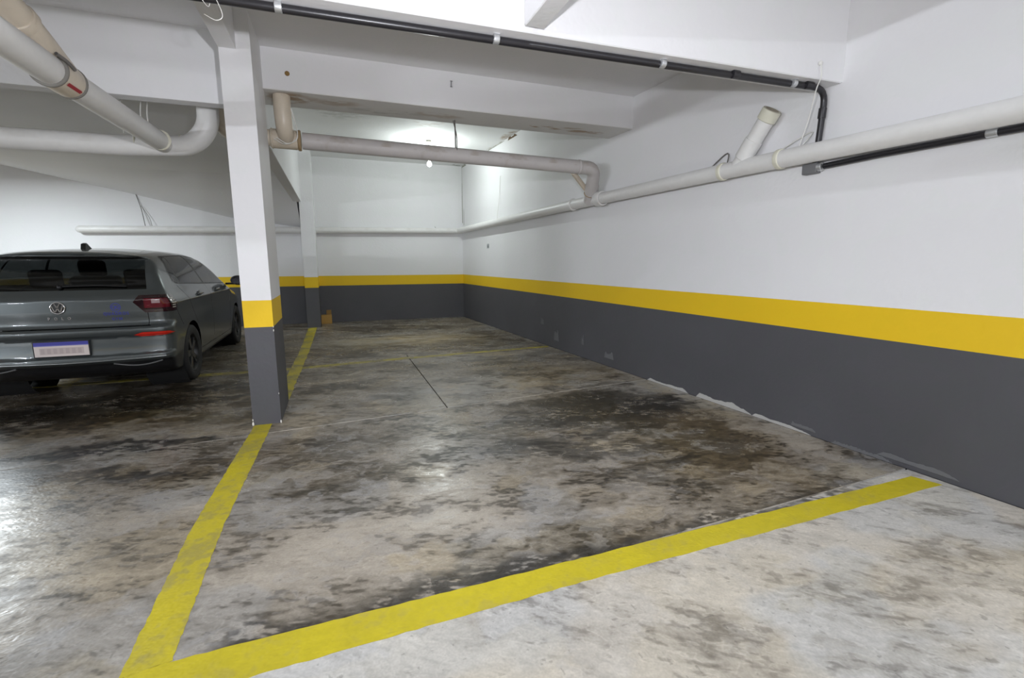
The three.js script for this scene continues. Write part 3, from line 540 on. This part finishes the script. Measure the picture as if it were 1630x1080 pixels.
// ------------------------------------------------------------ the parked hatchback (local: x right, y up, u forward from the rear bumper; u is turned to -z)
const font = await new FontLoader().loadAsync('fonts/droid/droid_sans_bold.typeface.json');
{
  // smooth 1-D curves through points, tabulated
  const curve = (pts, lo, hi) => {
    const n = 1200, T = new Float32Array(n + 1), m = pts.length, d = [];
    const s = []; for (let i = 0; i < m - 1; i++) s.push((pts[i + 1][1] - pts[i][1]) / (pts[i + 1][0] - pts[i][0]));
    for (let i = 0; i < m; i++) d.push(i === 0 ? s[0] : i === m - 1 ? s[m - 2] : s[i - 1] * s[i] <= 0 ? 0 : 2 * s[i - 1] * s[i] / (s[i - 1] + s[i]));
    for (let k = 0; k <= n; k++) {
      const x = lo + (hi - lo) * k / n; let i = 0; while (i < m - 2 && x > pts[i + 1][0]) i++;
      const h = pts[i + 1][0] - pts[i][0], t = clamp((x - pts[i][0]) / h), t2 = t * t, t3 = t2 * t;
      T[k] = (2 * t3 - 3 * t2 + 1) * pts[i][1] + (t3 - 2 * t2 + t) * h * d[i] + (-2 * t3 + 3 * t2) * pts[i + 1][1] + (t3 - t2) * h * d[i + 1];
    }
    return x => { const f = clamp((x - lo) / (hi - lo), 0, 0.99999) * n, i = f | 0; return T[i] + (T[i + 1] - T[i]) * (f - i); };
  };
  const W = curve([[0, 0.852], [0.3, 0.866], [0.8, 0.876], [2.2, 0.876], [3.3, 0.868], [3.8, 0.82], [4.06, 0.70]], 0, 4.1);
  const P = curve([[0.15, 0.92], [0.22, 0.955], [0.30, 0.965], [0.5, 0.985], [0.66, 0.992], [0.80, 0.987], [0.90, 0.992], [0.912, 0.998], [0.925, 0.985], [1.0, 0.94], [1.06, 0.905], [1.2, 0.84], [1.35, 0.755], [1.5, 0.66]], 0.1, 1.55);
  const T = curve([[0, 1.385], [0.22, 1.405], [0.6, 1.44], [1.2, 1.462], [1.8, 1.45], [2.25, 1.40], [2.5, 1.31], [3.1, 1.015], [3.25, 0.985], [3.7, 0.90], [3.95, 0.80], [4.1, 0.66]], 0, 4.1);
  const R = curve([[0.10, 0.30], [0.22, 0.16], [0.28, 0.09], [0.345, 0.045], [0.36, 0.03], [0.385, 0.0], [0.42, 0.0], [0.445, 0.028], [0.60, 0.038], [0.625, 0.012], [0.67, 0.0], [0.69, 0.012], [0.715, 0.05], [0.75, 0.062], [0.85, 0.052], [0.955, 0.052], [0.985, 0.068], [1.045, 0.125], [1.20, 0.225], [1.338, 0.33], [1.346, 0.30], [1.362, 0.20], [1.40, 0.20], [1.43, 0.30], [1.5, 0.5]], 0.1, 1.55);
  const F = curve([[0.1, 3.85], [0.25, 4.02], [0.45, 4.06], [0.6, 4.04], [0.75, 3.98], [0.95, 3.8], [1.5, 3.6]], 0.1, 1.55);
  const smax = (a, b, k) => { const h = Math.max(k - Math.abs(a - b), 0) / k; return Math.max(a, b) + h * h * k * 0.25; };
  const field = (x, y, u) => {
    const ax = Math.abs(x), bow = 0.055 * (ax / 0.75) ** 2 + 0.05 * (ax / 0.85) ** 8;
    const side = (ax - W(u) * P(y)) * 0.96, top = (y - (T(u) - 0.05 * (ax / 0.62) ** 2.4)) * 0.95;
    let f = smax(side, top, 0.10);
    f = smax(f, (R(y) + bow - u) * 0.9, 0.07);
    f = smax(f, (u - F(y) + 0.12 * (ax / 0.75) ** 2 + 0.1 * (ax / 0.85) ** 6) * 0.9, 0.15);
    return smax(f, 0.2 - y, 0.05);
  };
  const grad = (x, y, u) => { const e = 0.004; return V3(field(x + e, y, u) - field(x - e, y, u), field(x, y + e, u) - field(x, y - e, u), field(x, y, u + e) - field(x, y, u - e)); };
  // surface nets over a grid, vertices pulled onto the surface
  const H = 0.021, nx = 90, ny = 66, nu = 200, x0 = -nx * H / 2 + H / 2 - H / 2, y0 = 0.155, u0 = -0.05;
  const id = (i, j, k) => (k * (ny + 1) + j) * (nx + 1) + i, FV = new Float32Array((nx + 1) * (ny + 1) * (nu + 1));
  for (let k = 0; k <= nu; k++) for (let j = 0; j <= ny; j++) for (let i = 0; i <= nx; i++) FV[id(i, j, k)] = field(x0 + i * H, y0 + j * H, u0 + k * H);
  const VI = new Int32Array(FV.length).fill(-1), verts = [], norms = [];
  for (let k = 0; k < nu; k++) for (let j = 0; j < ny; j++) for (let i = 0; i < nx; i++) {
    let sx = 0, sy = 0, su = 0, c = 0, m = 0; const q = [];
    for (let b = 0; b < 8; b++) { const v = FV[id(i + (b & 1), j + (b >> 1 & 1), k + (b >> 2))]; q.push(v); if (v < 0) m |= 1 << b; }
    if (m === 0 || m === 255) continue;
    for (let a = 0; a < 8; a++) for (const s of [1, 2, 4]) if (!(a & s)) {
      const b = a | s; if ((q[a] < 0) === (q[b] < 0)) continue;
      const t = q[a] / (q[a] - q[b]); sx += (a & 1) + (s === 1 ? t : 0); sy += (a >> 1 & 1) + (s === 2 ? t : 0); su += (a >> 2) + (s === 4 ? t : 0); c++;
    }
    const p = V3(x0 + (i + sx / c) * H, y0 + (j + sy / c) * H, u0 + (k + su / c) * H);
    for (let it = 0; it < 3; it++) { const g = grad(p.x, p.y, p.z).divideScalar(0.008), f = field(p.x, p.y, p.z); p.addScaledVector(g, -f / Math.max(g.lengthSq(), 0.2)); }
    VI[id(i, j, k)] = verts.length; verts.push(p); norms.push(grad(p.x, p.y, p.z).normalize());
  }
  let tris = []; // [p, p, p, n, n, n]
  const quad = (a, b, c, d, flip) => { const f = (r, s, t) => tris.push(flip ? [verts[r], verts[t], verts[s], norms[r], norms[t], norms[s]] : [verts[r], verts[s], verts[t], norms[r], norms[s], norms[t]]); f(a, b, c); f(a, c, d); };
  for (let k = 1; k < nu; k++) for (let j = 1; j < ny; j++) for (let i = 1; i < nx; i++) {
    const v = FV[id(i, j, k)] < 0;
    if (v !== FV[id(i + 1, j, k)] < 0) quad(VI[id(i, j - 1, k - 1)], VI[id(i, j, k - 1)], VI[id(i, j, k)], VI[id(i, j - 1, k)], !v);
    if (v !== FV[id(i, j + 1, k)] < 0) quad(VI[id(i - 1, j, k - 1)], VI[id(i - 1, j, k)], VI[id(i, j, k)], VI[id(i, j, k - 1)], !v);
    if (v !== FV[id(i, j, k + 1)] < 0) quad(VI[id(i - 1, j - 1, k)], VI[id(i, j - 1, k)], VI[id(i, j, k)], VI[id(i - 1, j, k)], !v);
  }
  // cut panels out of the shell: each region is a set of half-spaces a x + b y + c u + d >= 0
  const panels = {};
  const cut = (name, planes, move = 0) => {
    const rest = [], got = panels[name] || (panels[name] = []);
    for (const t of tris) {
      let out = false;
      for (const [a, b, c, d] of planes) if ([0, 1, 2].every(i => a * t[i].x + b * t[i].y + c * t[i].z + d < 0)) { out = true; break; }
      if (out) { rest.push(t); continue; }
      let poly = [0, 1, 2].map(i => [t[i], t[i + 3]]);
      for (const [a, b, c, d] of planes) {
        const inn = [], ex = [], n = poly.length;
        for (let i = 0; i < n; i++) {
          const A = poly[i], B = poly[(i + 1) % n], fa = a * A[0].x + b * A[0].y + c * A[0].z + d, fb = a * B[0].x + b * B[0].y + c * B[0].z + d;
          (fa >= 0 ? inn : ex).push(A);
          if ((fa >= 0) !== (fb >= 0)) { const s = fa / (fa - fb), C = [A[0].clone().lerp(B[0], s), A[1].clone().lerp(B[1], s).normalize()]; inn.push(C); ex.push(C); }
        }
        for (let i = 1; i + 1 < ex.length; i++) rest.push([ex[0][0], ex[i][0], ex[i + 1][0], ex[0][1], ex[i][1], ex[i + 1][1]]);
        poly = inn; if (poly.length < 3) break;
      }
      for (let i = 1; i + 1 < poly.length; i++) {
        const q = [poly[0], poly[i], poly[i + 1]];
        got.push([...q.map(v => move ? v[0].clone().addScaledVector(v[1], move) : v[0]), ...q.map(v => v[1])]);
      }
    }
    tris = rest;
  };
  // half-spaces of a convex outline in the rear view (x, y) or the side view (u, y), for the side s
  const edges = (pts, put) => {
    let A = 0; pts.forEach((p, i) => { const q = pts[(i + 1) % pts.length]; A += p[0] * q[1] - q[0] * p[1]; });
    const o = A > 0 ? pts : [...pts].reverse();
    return o.map((p, i) => { const q = o[(i + 1) % o.length], a = -(q[1] - p[1]), b = q[0] - p[0], l = Math.hypot(a, b) || 1; return put(a / l, b / l, -(a * p[0] + b * p[1]) / l); });
  };
  const rear = (pts, s = 1, umax = 0.7) => [...edges(pts, (a, b, d) => [a * s, b, 0, d]), [0, 0, -1, umax]];
  const sidePl = (pts, s = 1, xmin = 0.4) => [...edges(pts, (a, b, d) => [0, b, a, d]), [s, 0, 0, -xmin]];
  const circle = (cu, cy, r, n = 32) => Array.from({ length: n }, (_, i) => [cu + r * Math.cos(i / n * 6.28318), cy + r * Math.sin(i / n * 6.28318)]);
  const strip = (a, b, w = 0.006) => { const dx = b[0] - a[0], dy = b[1] - a[1], l = Math.hypot(dx, dy), nx = -dy / l * w / 2, ny = dx / l * w / 2; return [[a[0] + nx, a[1] + ny], [b[0] + nx, b[1] + ny], [b[0] - nx, b[1] - ny], [a[0] - nx, a[1] - ny]]; };
  const AXR = 0.745, AXF = 3.30, WR = 0.312;
  for (const s of [1, -1]) { cut('gone', sidePl(circle(AXR, 0.315, 0.352), s, 0.42)); cut('gone', sidePl(circle(AXF, 0.315, 0.352), s, 0.42)); }
  for (const s of [1, -1]) { cut('arch_trim', sidePl(circle(AXR, 0.315, 0.378), s, 0.42)); cut('arch_trim', sidePl(circle(AXF, 0.315, 0.378), s, 0.42)); }
  delete panels.gone;
  cut('rear_window', rear([[-0.655, 1.050], [0.655, 1.050], [0.61, 1.336], [-0.61, 1.336]]));
  cut('spoiler_underside', rear([[-0.61, 1.336], [0.61, 1.336], [0.60, 1.366], [-0.60, 1.366]], 1, 0.36));
  for (const s of [1, -1]) {
    cut('quarter_window', sidePl([[0.735, 1.345], [0.83, 1.362], [0.705, 1.092], [0.60, 1.11], [0.60, 1.2]], s));
    cut('rear_door_window', sidePl([[0.865, 1.366], [1.50, 1.382], [1.66, 1.055], [0.735, 1.086]], s));
    cut('front_door_window', sidePl([[1.56, 1.382], [2.12, 1.352], [2.42, 1.24], [2.93, 1.005], [1.72, 1.052]], s));
    cut('window_frame', sidePl([[0.70, 1.372], [1.55, 1.396], [2.15, 1.368], [3.0, 0.995], [2.9, 0.985], [1.7, 1.035], [0.66, 1.07], [0.56, 1.11], [0.56, 1.2]], s));
    // tail lamp: dark glass with a red core, a clear block and bright ribs
    const lamp = [[s, 0.857, 0, -0.56 - 0.797], [s, -0.69, 0, -0.56 + 0.642], [0, -1, 0, 0.995], [0, 1, 0, -0.828], [0, 0.12, -1, 0.20]];
    cut('lamp_clear_block', [...lamp, [s, 0, 0, -0.70], [-s, 0, 0, 0.765], [0, 1, 0, -0.915], [0, -1, 0, 0.955]], -0.004);
    cut('lamp_red_core', [...lamp, [s, 0, 0, -0.64], [0, 1, 0, -0.87], [0, -1, 0, 0.965], [0, 0, -1, 0.185]], -0.004);
    for (let k = 0; k < 5; k++) cut('lamp_rib', [...lamp, [0, 0, 1, -0.205], [0, 0, -1, 0.275], [0, 1, 0, -(0.862 + 0.022 * k)], [0, -1, 0, 0.871 + 0.022 * k]], 0.001);
    cut('lamp_housing', lamp, 0.002);
    cut('reflector', rear([[0.545, 0.618], [0.62, 0.643], [0.82, 0.640], [0.85, 0.622], [0.78, 0.602], [0.60, 0.600]], s, 0.35), 0.003);
    cut('panel_gap', rear(strip([0.665, 0.70], [0.665, 0.828]), s, 0.4), -0.008);
    cut('panel_gap', sidePl(strip([0.30, 0.835], [0.44, 0.66]), s), -0.008);
    cut('panel_gap', sidePl(strip([0.62, 1.07], [0.98, 0.62]), s), -0.008);
    cut('panel_gap', sidePl(strip([1.70, 1.04], [1.76, 0.30]), s), -0.008);
    cut('panel_gap', sidePl(strip([2.90, 0.99], [2.78, 0.30]), s), -0.008);
    cut('panel_gap', sidePl(strip([1.1, 0.30], [2.8, 0.30]), s), -0.006);
    cut('headlamp', [[0, 0, 1, -3.62], [0, 1, 0, -0.66], [0, -1, 0, 0.80], [s, 0, 0, -0.42]], 0.002);
  }
  cut('panel_gap', rear(strip([-0.68, 0.703], [0.68, 0.703], 0.008), 1, 0.4), -0.010);
  cut('windscreen', [[0, 0, 1, -2.36], [0, 0, -1, 3.08], [1, 0, 0, 0.64], [-1, 0, 0, 0.64], [0, 1, 0, -1.0]]);
  cut('lower_bumper', [[0, -1, 0.12, 0.352], [0, 0, -1, 0.60]]);
  cut('sill', [[0, -1, 0, 0.245]]);
  panels.body_shell = tris;
  const geo = list => {
    const p = new Float32Array(list.length * 9), n = new Float32Array(list.length * 9);
    list.forEach((t, i) => { for (let v = 0; v < 3; v++) { p.set([t[v].x, t[v].y, -t[v].z], i * 9 + v * 3); n.set([t[v + 3].x, t[v + 3].y, -t[v + 3].z], i * 9 + v * 3); } });
    // mirrored along u: keep faces outward
    for (let i = 0; i < p.length; i += 9) for (let c = 0; c < 3; c++) { let t = p[i + 3 + c]; p[i + 3 + c] = p[i + 6 + c]; p[i + 6 + c] = t; t = n[i + 3 + c]; n[i + 3 + c] = n[i + 6 + c]; n[i + 6 + c] = t; }
    const g = new THREE.BufferGeometry(); g.setAttribute('position', new THREE.BufferAttribute(p, 3)); g.setAttribute('normal', new THREE.BufferAttribute(n, 3));
    g.setAttribute('uv', new THREE.BufferAttribute(new Float32Array(list.length * 6), 2)); return g;
  };
  const M = {
    paint: std('grey_metallic_paint', lin(0.092, 0.105, 0.107), 0.36, { metalness: 0.55, clearcoat: 1, clearcoatRoughness: 0.04 }),
    glass: std('tinted_glass', lin(0.13, 0.14, 0.14), 0.02, { transmission: 1, thickness: 0, ior: 1.5 }),
    black: std('black_car_plastic', lin(0.012, 0.012, 0.013), 0.35), rubber: std('tyre_rubber', lin(0.014, 0.014, 0.014), 0.75), trim: std('satin_black', lin(0.008, 0.008, 0.008), 0.4),
    gap: std('black_gap', lin(0.004, 0.004, 0.004), 0.9), chrome: std('chrome', lin(0.75, 0.75, 0.76), 0.12, { metalness: 1 }),
    lampDark: std('smoked_red_lamp', lin(0.020, 0.003, 0.005), 0.06, { clearcoat: 1, clearcoatRoughness: 0.03 }), lampRed: std('red_lamp_core', lin(0.13, 0.004, 0.012), 0.12, { clearcoat: 1 }), lampClear: std('clear_lamp_block', lin(0.42, 0.30, 0.31), 0.12, { clearcoat: 1 }), rib: std('bright_lamp_rib', lin(0.62, 0.60, 0.52), 0.25),
    reflector: std('red_reflector', lin(0.72, 0.025, 0.012), 0.25, { clearcoat: 1 }), alloy: std('dark_alloy', lin(0.035, 0.036, 0.038), 0.28, { metalness: 0.6, clearcoat: 0.6 }), cloth: std('dark_seat_cloth', lin(0.018, 0.018, 0.019), 0.9), blue: std('blue_vinyl_lettering', lin(0.035, 0.045, 0.30), 0.4), mirror: std('dark_mirror_glass', lin(0.05, 0.05, 0.055), 0.08, { metalness: 1 }), lens: std('headlamp_lens', lin(0.5, 0.52, 0.54), 0.1, { clearcoat: 1 }),
  };
  const car = thing('parked_car', 'dark grey hatchback car parked nose-in behind the pillar', 'car', [-2.40, 0, -5.45]);
  car.rotation.y = 0.0;
  const body = mesh('body_shell', geo(panels.body_shell), M.paint, car);
  const put = (name, key, m, parent = car, label) => { const o = mesh(name, geo(panels[key]), m, parent); if (label) o.userData.label = label; return o; };
  put('rear_window', 'rear_window', M.glass); put('windscreen', 'windscreen', M.glass);
  put('spoiler_underside', 'spoiler_underside', M.trim, body);
  const halves = (name, key, m, parent, label) => { for (const s of [1, -1]) { const l = panels[key].filter(t => s * (t[0].x + t[1].x + t[2].x) > 0); if (!l.length) continue; const o = mesh(name, geo(l), m, parent || car); if (label) o.userData.label = label; } };
  halves('quarter_window', 'quarter_window', M.glass); halves('rear_door_window', 'rear_door_window', M.glass); halves('front_door_window', 'front_door_window', M.glass);
  halves('window_frame', 'window_frame', M.trim, body); halves('wheel_arch_trim', 'arch_trim', M.paint, body);
  for (const s of [1, -1]) {
    const pick = k => geo(panels[k].filter(t => s * (t[0].x + t[1].x + t[2].x) > 0));
    const l = mesh('tail_lamp', pick('lamp_housing'), M.lampDark, car); mesh('red_core', pick('lamp_red_core'), M.lampRed, l); mesh('clear_block', pick('lamp_clear_block'), M.lampClear, l); mesh('light_ribs', pick('lamp_rib'), M.rib, l);
    mesh('headlamp', pick('headlamp'), M.lens, car); mesh('bumper_reflector', pick('reflector'), M.reflector, car).userData.label = 'red reflector strip';
  }
  put('panel_gaps', 'panel_gap', M.gap, body); put('lower_bumper', 'lower_bumper', M.black); put('sill_trim', 'sill', M.black);

  // surface height at the rear, to seat badges and lettering
  const rearU = (x, y) => { let a = -0.1, b = 0.6; for (let i = 0; i < 200; i++) { const u = a + i * 0.0035; if (field(x, y, u) < 0) { b = u; a = u - 0.0035; break; } } for (let i = 0; i < 20; i++) { const m = (a + b) / 2; if (field(x, y, m) < 0) b = m; else a = m; } return b; };
  const sideX = (u, y) => { let a = 1.0, b = 0.3; for (let i = 0; i < 24; i++) { const m = (a + b) / 2; if (field(m, y, u) < 0) b = m; else a = m; } return b; };
  const onRear = (g, lift = 0.001) => { const p = g.attributes.position; for (let i = 0; i < p.count; i++) p.setZ(i, -rearU(p.getX(i), p.getY(i)) + lift + Math.max(0, p.getZ(i))); g.computeVertexNormals(); return g; };
  const text = (str, size, cx, y, spread, depth, lift) => {
    const parts = []; let x = 0;
    for (const ch of str) { const g = new TextGeometry(ch, { font, size, depth, curveSegments: 4, bevelEnabled: false }); g.computeBoundingBox(); const w = g.boundingBox.max.x - g.boundingBox.min.x; g.translate(x - g.boundingBox.min.x, 0, 0); parts.push(g); x += w + spread; }
    const g = mergeGeometries(parts); g.translate(cx - (x - spread) / 2, y, 0); return onRear(g, lift);
  };
  // round emblem: ring with two stacked chevron letters
  {
    const ey = 0.895, e = mesh('emblem', (() => { const t = new THREE.TorusGeometry(0.052, 0.006, 10, 40); t.translate(0, ey, 0); const p = t.attributes.position; const u = rearU(0, ey); for (let i = 0; i < p.count; i++) p.setZ(i, -u + 0.004 + p.getZ(i)); t.computeVertexNormals(); return t; })(), M.chrome, car);
    const u = rearU(0, ey), bar = (a, b) => { const dx = b[0] - a[0], dy = b[1] - a[1], l = Math.hypot(dx, dy), g = new THREE.BoxGeometry(0.0085, l, 0.008); g.rotateZ(-Math.atan2(dx, dy)); g.translate((a[0] + b[0]) / 2, ey + (a[1] + b[1]) / 2, -u + 0.006); return g; };
    const L = [];
    for (const s of [1, -1]) L.push(bar([s * 0.0215, 0.044], [s * 0.003, 0.006]), bar([s * 0.043, 0.027], [s * 0.020, -0.041]), bar([s * 0.020, -0.041], [s * 0.002, -0.005]));
    mesh('emblem_letters', mergeGeometries(L), M.chrome, e);
    const bk = new THREE.CylinderGeometry(0.051, 0.051, 0.004, 32); bk.rotateX(Math.PI / 2); bk.translate(0, ey, -u + 0.001); mesh('emblem_backing', bk, M.trim, e);
  }
  mesh('model_lettering', text('POLO', 0.026, 0.0, 0.785, 0.030, 0.004, 0.0005), M.chrome, car);
  const vin = mesh('vinyl_lettering', text('QUADROS', 0.028, 0.425, 0.815, 0.006, 0.0004, 0.0012), M.blue, car); vin.userData.label = 'blue gym lettering';
  mesh('vinyl_second_line', text('GYM', 0.026, 0.425, 0.765, 0.005, 0.0004, 0.0012), M.blue, vin);
  mesh('vinyl_logo', mergeGeometries([onRear(new THREE.RingGeometry(0.034, 0.040, 32).translate(0.425, 0.888, 0), 0.0014).toNonIndexed(), ...['Q', 'G'].map((ch, i) => text(ch, 0.034, 0.411 + i * 0.028, 0.871, 0, 0.0004, 0.0012))].map(g => { const q = g.index ? g.toNonIndexed() : g; return q; })), M.blue, vin);
  // number plate: blue band over a pale plate, the characters a blur as in the photograph
  {
    const cv = document.createElement('canvas'); cv.width = 256; cv.height = 84; const c = cv.getContext('2d');
    c.fillStyle = '#d9cdc8'; c.fillRect(0, 0, 256, 84); c.fillStyle = '#3a3a9a'; c.fillRect(0, 0, 256, 20); c.fillStyle = '#6a69b4'; c.fillRect(0, 18, 256, 5); c.fillStyle = '#c2b4b0'; c.fillRect(24, 34, 208, 38); c.fillStyle = '#b5a6a4'; for (let i = 0; i < 7; i++) c.fillRect(30 + i * 29, 38, 17, 30);
    const t = new THREE.CanvasTexture(cv); t.colorSpace = THREE.SRGBColorSpace;
    const py = 0.522, u = Math.min(rearU(0, 0.46), rearU(0.19, 0.522));
    const fr = mesh('number_plate', new RoundedBoxGeometry(0.42, 0.15, 0.012, 2, 0.005).translate(0, py, -u + 0.008), M.black, car);
    mesh('plate_face', new THREE.PlaneGeometry(0.40, 0.132).translate(0, py, -u + 0.0145), std('blurred_plate', 0xffffff, 0.45, { map: t }), fr);
  }
  // bumper trim line, wiper, roof fin, door handles, mirrors
  { const pts = []; for (let i = -20; i <= 20; i++) { const x = i / 20 * 0.78; const y = 0.385 + 0.012 * Math.abs(i / 20); pts.push([x, y, -rearU(x, y) + 0.003]); } mesh('bumper_trim', wire(pts, 0.008), std('satin_silver_trim', lin(0.30, 0.32, 0.32), 0.3, { metalness: 0.8 }), car);
    for (const s of [1, -1]) { const v = []; for (let i = 0; i <= 12; i++) { const t = i / 12, x = s * mix(0.36, 0.74, t), y = 0.35 - 0.035 * Math.sin(Math.PI * t); v.push([x, y, -rearU(x, y) + 0.004]); } mesh('lower_grille_trim', wire(v, 0.007), std('grey_trim', lin(0.12, 0.12, 0.12), 0.4), car); } }
  { const v = []; for (let i = 0; i <= 12; i++) { const t = i / 12, x = mix(-0.02, 0.50, t), y = 1.085 - 0.006 * t + 0.01 * Math.sin(3 * t); v.push([x, y, -rearU(x, y) + 0.014]); } const w = mesh('rear_wiper', wire(v, 0.008), M.black, car); const c = new THREE.SphereGeometry(0.022, 12, 10); c.translate(0, 1.082, -rearU(0, 1.08) + 0.012); mesh('wiper_hub', c, M.black, w); }
  { const s = new THREE.Shape(); s.moveTo(0, 0); s.quadraticCurveTo(0.05, 0.02, 0.12, 0.062); s.lineTo(0.15, 0.055); s.lineTo(0.17, 0); s.lineTo(0, 0); const g = new THREE.ExtrudeGeometry(s, { depth: 0.02, bevelEnabled: true, bevelSize: 0.008, bevelThickness: 0.012, bevelSegments: 3 }); g.rotateY(-Math.PI / 2); g.translate(0.01, 1.435, -0.86); mesh('roof_fin_antenna', g, M.trim, car); }
  for (const s of [1, -1]) {
    for (const u of [1.22, 2.12]) { const y = 0.945, g = new RoundedBoxGeometry(0.03, 0.026, 0.20, 3, 0.012); g.translate(s * (sideX(u, y) + 0.014), y, -u); const h = mesh('door_handle', g, M.paint, car); const cup = new THREE.SphereGeometry(0.05, 16, 10); cup.scale(0.12, 0.7, 1.2); cup.translate(s * (sideX(u, y) - 0.001), y - 0.004, -u); mesh('handle_cup', cup, M.black, h); }
    const g = new THREE.SphereGeometry(0.1, 24, 16); g.scale(1.05, 0.74, 0.62); g.translate(s * 0.985, 1.035, -2.93); const m = mesh('wing_mirror', g, M.trim, car);
    const arm = new RoundedBoxGeometry(0.14, 0.03, 0.06, 2, 0.01); arm.translate(s * 0.885, 0.985, -2.92); mesh('mirror_arm', arm, M.trim, m);
    const mg = new THREE.CircleGeometry(0.075, 24); mg.scale(1.15, 0.8, 1); mg.translate(s * 0.985, 1.035, -2.866); mesh('mirror_glass', mg, M.mirror, m);
  }
  // wheels
  const tyreG = new THREE.LatheGeometry([[0.205, -0.085], [0.25, -0.098], [0.285, -0.098], [0.303, -0.085], [0.310, -0.06], [WR, 0], [0.310, 0.06], [0.303, 0.085], [0.285, 0.098], [0.25, 0.098], [0.205, 0.085]].map(p => new THREE.Vector2(...p)), 56); tyreG.rotateZ(-Math.PI / 2);
  const rimG = new THREE.LatheGeometry([[0.02, 0.015], [0.17, -0.03], [0.19, 0.05], [0.202, 0.084], [0.212, 0.086], [0.212, -0.086], [0.19, -0.086]].map(p => new THREE.Vector2(...p)), 48); rimG.rotateZ(-Math.PI / 2);
  const spoke = (() => { const s = new THREE.Shape([[-0.026, 0.03], [0.026, 0.03], [0.030, 0.12], [0.040, 0.198], [0.010, 0.204], [0.004, 0.13], [-0.004, 0.13], [-0.022, 0.203], [-0.044, 0.194], [-0.034, 0.12]].map(p => new THREE.Vector2(...p))); const g = new THREE.ExtrudeGeometry(s, { depth: 0.02, bevelEnabled: true, bevelSize: 0.004, bevelThickness: 0.005, bevelSegments: 2 }); g.rotateY(Math.PI / 2); g.translate(0.045, 0, 0); return g; })();
  for (const u of [AXR, AXF]) for (const s of [1, -1]) {
    const w = new THREE.Group(); w.name = 'wheel'; w.position.set(s * 0.765, WR, -u); if (s < 0) w.rotation.y = Math.PI; car.add(w);
    mesh('tyre', tyreG, M.rubber, w);
    const rim = mesh('rim', rimG, M.trim, w);
    const list = []; for (let k = 0; k < 5; k++) { const g = spoke.clone(); g.rotateX(k * Math.PI * 2 / 5 + 0.3); list.push(g); }
    const hub = new THREE.CylinderGeometry(0.05, 0.055, 0.03, 24); hub.rotateZ(-Math.PI / 2); hub.translate(0.06, 0, 0); list.push(hub.toNonIndexed());
    mesh('spokes', mergeGeometries(list.map(g => { const q = g.index ? g.toNonIndexed() : g; return q; })), M.alloy, w);
    const lin2 = new THREE.CylinderGeometry(0.352, 0.352, 0.36, 40, 1, true, 0, Math.PI); lin2.rotateZ(Math.PI / 2); lin2.rotateX(Math.PI); lin2.translate(s * 0.66, 0.315, -u);
    mesh('wheel_arch_liner', mergeGeometries([lin2, (() => { const d = new THREE.CircleGeometry(0.352, 40, 0, Math.PI); d.rotateY(Math.PI / 2); d.translate(s * 0.485, 0.315, -u); return d; })()]), M.gap, car);
  }
  // cabin: seats, head restraints, shelf and dashboard
  const rb = (w, h, d, x, y, u, tilt = 0, r = 0.05) => { const g = new RoundedBoxGeometry(w, h, d, 4, Math.min(r, w / 2.1, h / 2.1, d / 2.1)); g.rotateX(-tilt); g.translate(x, y, -u); return g; };
  const bench = mesh('rear_seat', mergeGeometries([rb(1.24, 0.58, 0.16, 0, 0.78, 0.92, -0.25), rb(1.24, 0.18, 0.5, 0, 0.48, 1.22)]), M.cloth, car);
  for (const x of [-0.40, 0.40]) mesh('head_restraint', rb(0.27, 0.19, 0.10, x, 1.14, 0.84, -0.15, 0.045), M.cloth, bench);
  for (const x of [-0.37, 0.37]) { const f = mesh('front_seat', mergeGeometries([rb(0.50, 0.66, 0.16, x, 0.82, 1.92, -0.25), rb(0.50, 0.18, 0.5, x, 0.48, 2.2)]), M.cloth, car); mesh('head_restraint', rb(0.27, 0.20, 0.10, x, 1.235, 1.80, -0.15, 0.045), M.cloth, f); }
  mesh('dashboard', rb(1.36, 0.28, 0.45, 0, 0.86, 2.98, 0, 0.1), M.cloth, car);
  mesh('parcel_shelf', rb(1.20, 0.03, 0.45, 0, 0.99, 0.55, 0, 0.01), M.cloth, car);
}

scene.traverse(o => { if (o.isMesh) { o.castShadow = true; o.receiveShadow = true; } });
renderer.render(scene, camera);
